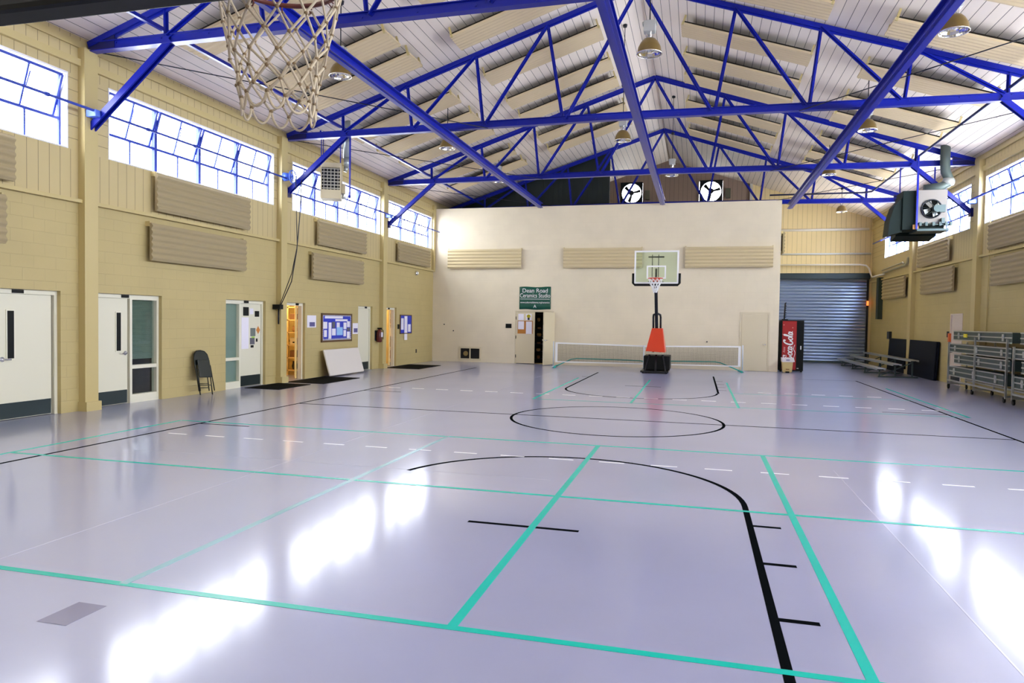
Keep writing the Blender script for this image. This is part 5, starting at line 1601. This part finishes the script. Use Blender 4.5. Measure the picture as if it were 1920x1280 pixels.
m.box(5.86, 5.905, 22.10, 22.145, 4.45, 6.50).box(6.5, 6.53, 22.85, 22.88, 5.5, 6.4).box(5.6, 5.63, 22.85, 22.88, 5.5, 6.4)
m.build('hanger_rod', M_blue, t)

# ------------------------------------------------------------------ right wall door, mats, bleacher, riser cart
y0, y1 = 23.28, 24.22
m = MB().box(XR + 0.02, XR + 0.12, y0, y0 + 0.05, 0, DH).box(XR + 0.02, XR + 0.12, y1 - 0.05, y1, 0, DH).box(XR + 0.02, XR + 0.12, y0 + .05, y1 - .05, DH - 0.05, DH)
m.box(XR - 0.012, XR + 0.02, y0 - 0.04, y0 + 0.02, 0, DH + 0.03).box(XR - 0.012, XR + 0.02, y1 - 0.02, y1 + 0.04, 0, DH + 0.03).box(XR - 0.012, XR + 0.02, y0, y1, DH - 0.01, DH + 0.03)
d10 = structure(m.build('door_10', mat('pinkish_white_door', (0.66, 0.56, 0.48), 0.4)), 'pale door in the right wall behind the riser cart')
lf = MB().box(XR + 0.02, XR + 0.065, y0 + .05, y1 - .05, 0.0, DH - .05).build('leaf', mat('pinkish_white_door', (0.66, 0.56, 0.48), 0.4), d10)
MB().box(XR + 0.014, XR + 0.02, y0 + .06, y1 - .06, 0.02, 0.32).build('kick_plate', M_kick, lf)
MB().cyl((XR + .02, y1 - .12, 0.97), (XR - 0.05, y1 - .12, 0.97), 0.025, seg=12).bar((XR - 0.045, y1 - .12, 0.97), (XR - 0.045, y1 - .24, 0.97), 0.02, 0.02).build('handle', M_dark, lf)
tag(MB().box(XR - 0.012, XR - 0.001, 24.36, 24.54, 1.40, 1.58).build('room_sign', M_black), 'small black sign on the right wall beside the pale door', 'sign')
# gym mats leaning
for (ya, yb_), lab in (((28.38, 30.75), 'navy gym mat leaning on the right wall, the farther of two'), ((25.05, 27.95), 'navy gym mat leaning on the right wall, the nearer of two')):
    t = thing('gym_mat', lab, 'gym mat', (XR - 0.3, (ya + yb_) / 2, 0), group='navy gym mats')
    MR = Matrix.Translation((XR - 0.15, 0, 0.005)) @ Matrix.Rotation(R(3), 4, 'Y')
    m = MB().box(-0.05, 0.0, ya, yb_, 0.0, 1.24, bev=0.015); m.xf(MR); m.build('front_fold', M_navy, t)
    m = MB().box(0.003, 0.053, ya, yb_, 0.0, 1.24, bev=0.015); m.xf(MR); m.build('rear_fold', M_navy, t)
# bleacher: three aluminium plank rows
t = thing('bleacher', 'low three row aluminium bleacher near the roll-up door', 'bleacher', (6.4, 29, 0))
Y0b, Y1b = 25.75, 32.6
rowsb = [(5.80, 6.08, 0.28), (6.28, 6.56, 0.43), (6.80, 7.06, 0.58)]
for xa, xb, z in rowsb:
    m = MB().box(xa, xb, Y0b, Y1b, z, z + 0.03, bev=0.006).box(xa, xa + 0.02, Y0b, Y1b, z - 0.03, z).box(xb - 0.02, xb, Y0b, Y1b, z - 0.03, z)
    m.build('seat_plank', M_alu, t)
for yy in (26.0, 28.1, 30.2, 32.3):
    m = MB()
    for xa, xb, z in rowsb:
        m.box((xa + xb) / 2 - 0.02, (xa + xb) / 2 + 0.02, yy - 0.02, yy + 0.02, 0.03, z - 0.005)
        m.box(xa + .02, xb - .02, yy - 0.02, yy + 0.02, z - 0.04, z - 0.003)
    m.box(5.9, 7.1, yy - 0.025, yy + 0.025, 0.0, 0.04)
    m.bar((6.0, yy, 0.06), (6.9, yy, 0.5), 0.02, 0.03)
    m.build('support_frame', M_alud, t)
# riser carts
def riser_cart(ya, yb_, x0, label, tagit):
    t = thing('riser_cart', label, 'cart', (x0 + 0.3, (ya + yb_) / 2, 0), group='wheeled carts of stacked stage risers')
    W = 0.45
    posts = [ya + 0.03, (ya + yb_) / 2, yb_ - 0.03]
    for k, yy in enumerate(posts):
        for xx in (x0, x0 + W):
            MB().box(xx - 0.02, xx + 0.02, yy - 0.02, yy + 0.02, 0.10, 1.46 if k < 2 else 1.30).build('upright', M_alu, t)
    m = MB()
    for xx in (x0, x0 + W): m.box(xx - 0.02, xx + 0.02, ya, yb_, 0.22, 0.26)
    for yy in posts: m.box(x0, x0 + W, yy - 0.02, yy + 0.02, 0.12, 0.17)
    m.build('base_rail', M_alu, t)
    decks = [(0.36, 0.64, ya + 0.25, yb_ + 0.02), (0.72, 0.98, ya - .05, yb_ - 0.35), (1.02, 1.26, ya - 0.1, yb_ + 0.03), (1.36, 1.62, ya - 0.12, yb_ - 0.25)]
    for (z0_, z1_, a, b), lay in zip(decks, range(4)):
        dk = MB()
        dk.box(x0 + 0.04, x0 + W - 0.04, a, b, z0_ + 0.01, z1_ - 0.01)
        dk = dk.build('stage_deck', M_alud, t)
        m = MB()
        n_ = 3
        for i in range(n_):
            z = z0_ + i * (z1_ - z0_ - 0.025) / (n_ - 1)
            m.box(x0 + 0.028, x0 + 0.04, a, b, z, z + 0.028)
        for q in (0.12, 0.5, 0.88):
            yy = a + (b - a) * q
            m.box(x0 + 0.012, x0 + 0.028, yy - 0.05, yy + 0.05, z0_ + 0.05, z1_ - 0.05)
            m.cyl((x0 + 0.0, yy, z1_ - 0.10), (x0 + 0.028, yy, z1_ - 0.10), 0.035, seg=12)
        m.build('edge_rail', M_alu, dk)
    for yy in (ya + 0.1, (ya + yb_) / 2 + 0.1, yb_ - 0.1):
        for xx in (x0, x0 + W):
            w_ = MB().cyl((xx - 0.018, yy, 0.055), (xx + 0.018, yy, 0.055), 0.055, seg=16)
            w_.box(xx - 0.026, xx + 0.026, yy - 0.03, yy + 0.03, 0.08, 0.125)
            w_.build('caster', M_black, t)
    if tagit:
        MB().box(x0 + 0.004, x0 + 0.030, yb_ - 1.30, yb_ - 1.10, 1.45, 1.54).build('yellow_sticker', M_yel, t)
        MB().box(x0 + 0.0, x0 + 0.05, yb_ - 0.02, yb_ + 0.10, 1.30, 1.54).build('orange_flag', mat('orange_cloth', (0.7, 0.13, 0.03), 0.6), t)
riser_cart(18.35, 22.25, 6.83, 'wheeled cart of stacked grey stage risers with an orange flag, the farther of two', True)
riser_cart(14.0, 18.05, 6.83, 'wheeled cart of stacked grey stage risers cut by the right edge of the picture', False)
# reddish pole behind the cart
t = thing('wrapped_pole', 'reddish wrapped pole standing behind the riser cart by the column', 'pole', (7.42, 22.42, 0))
m = MB().cyl((7.42, 22.42, 0.0), (7.42, 22.42, 2.10), 0.02, seg=12)
m.build('pole', M_pole, t)
m = MB()
for i in range(9): m.path([(7.42 + 0.023 * math.cos(a), 22.42 + 0.023 * math.sin(a), 1.6 + i * 0.06 + a * 0.008) for a in [k * math.pi / 6 for k in range(12)]], 0.006, 5)
m.build('wrapping', mat('pale_wrap', (0.6, 0.35, 0.3), 0.5), t)
tag(MB().cyl((XR - 0.03, 21.4, 0.9), (XR - 0.03, 21.4, 5.0), 0.018, seg=8).build('wall_conduit', M_trim), 'thin tan conduit running up the right wall past the column', 'conduit')
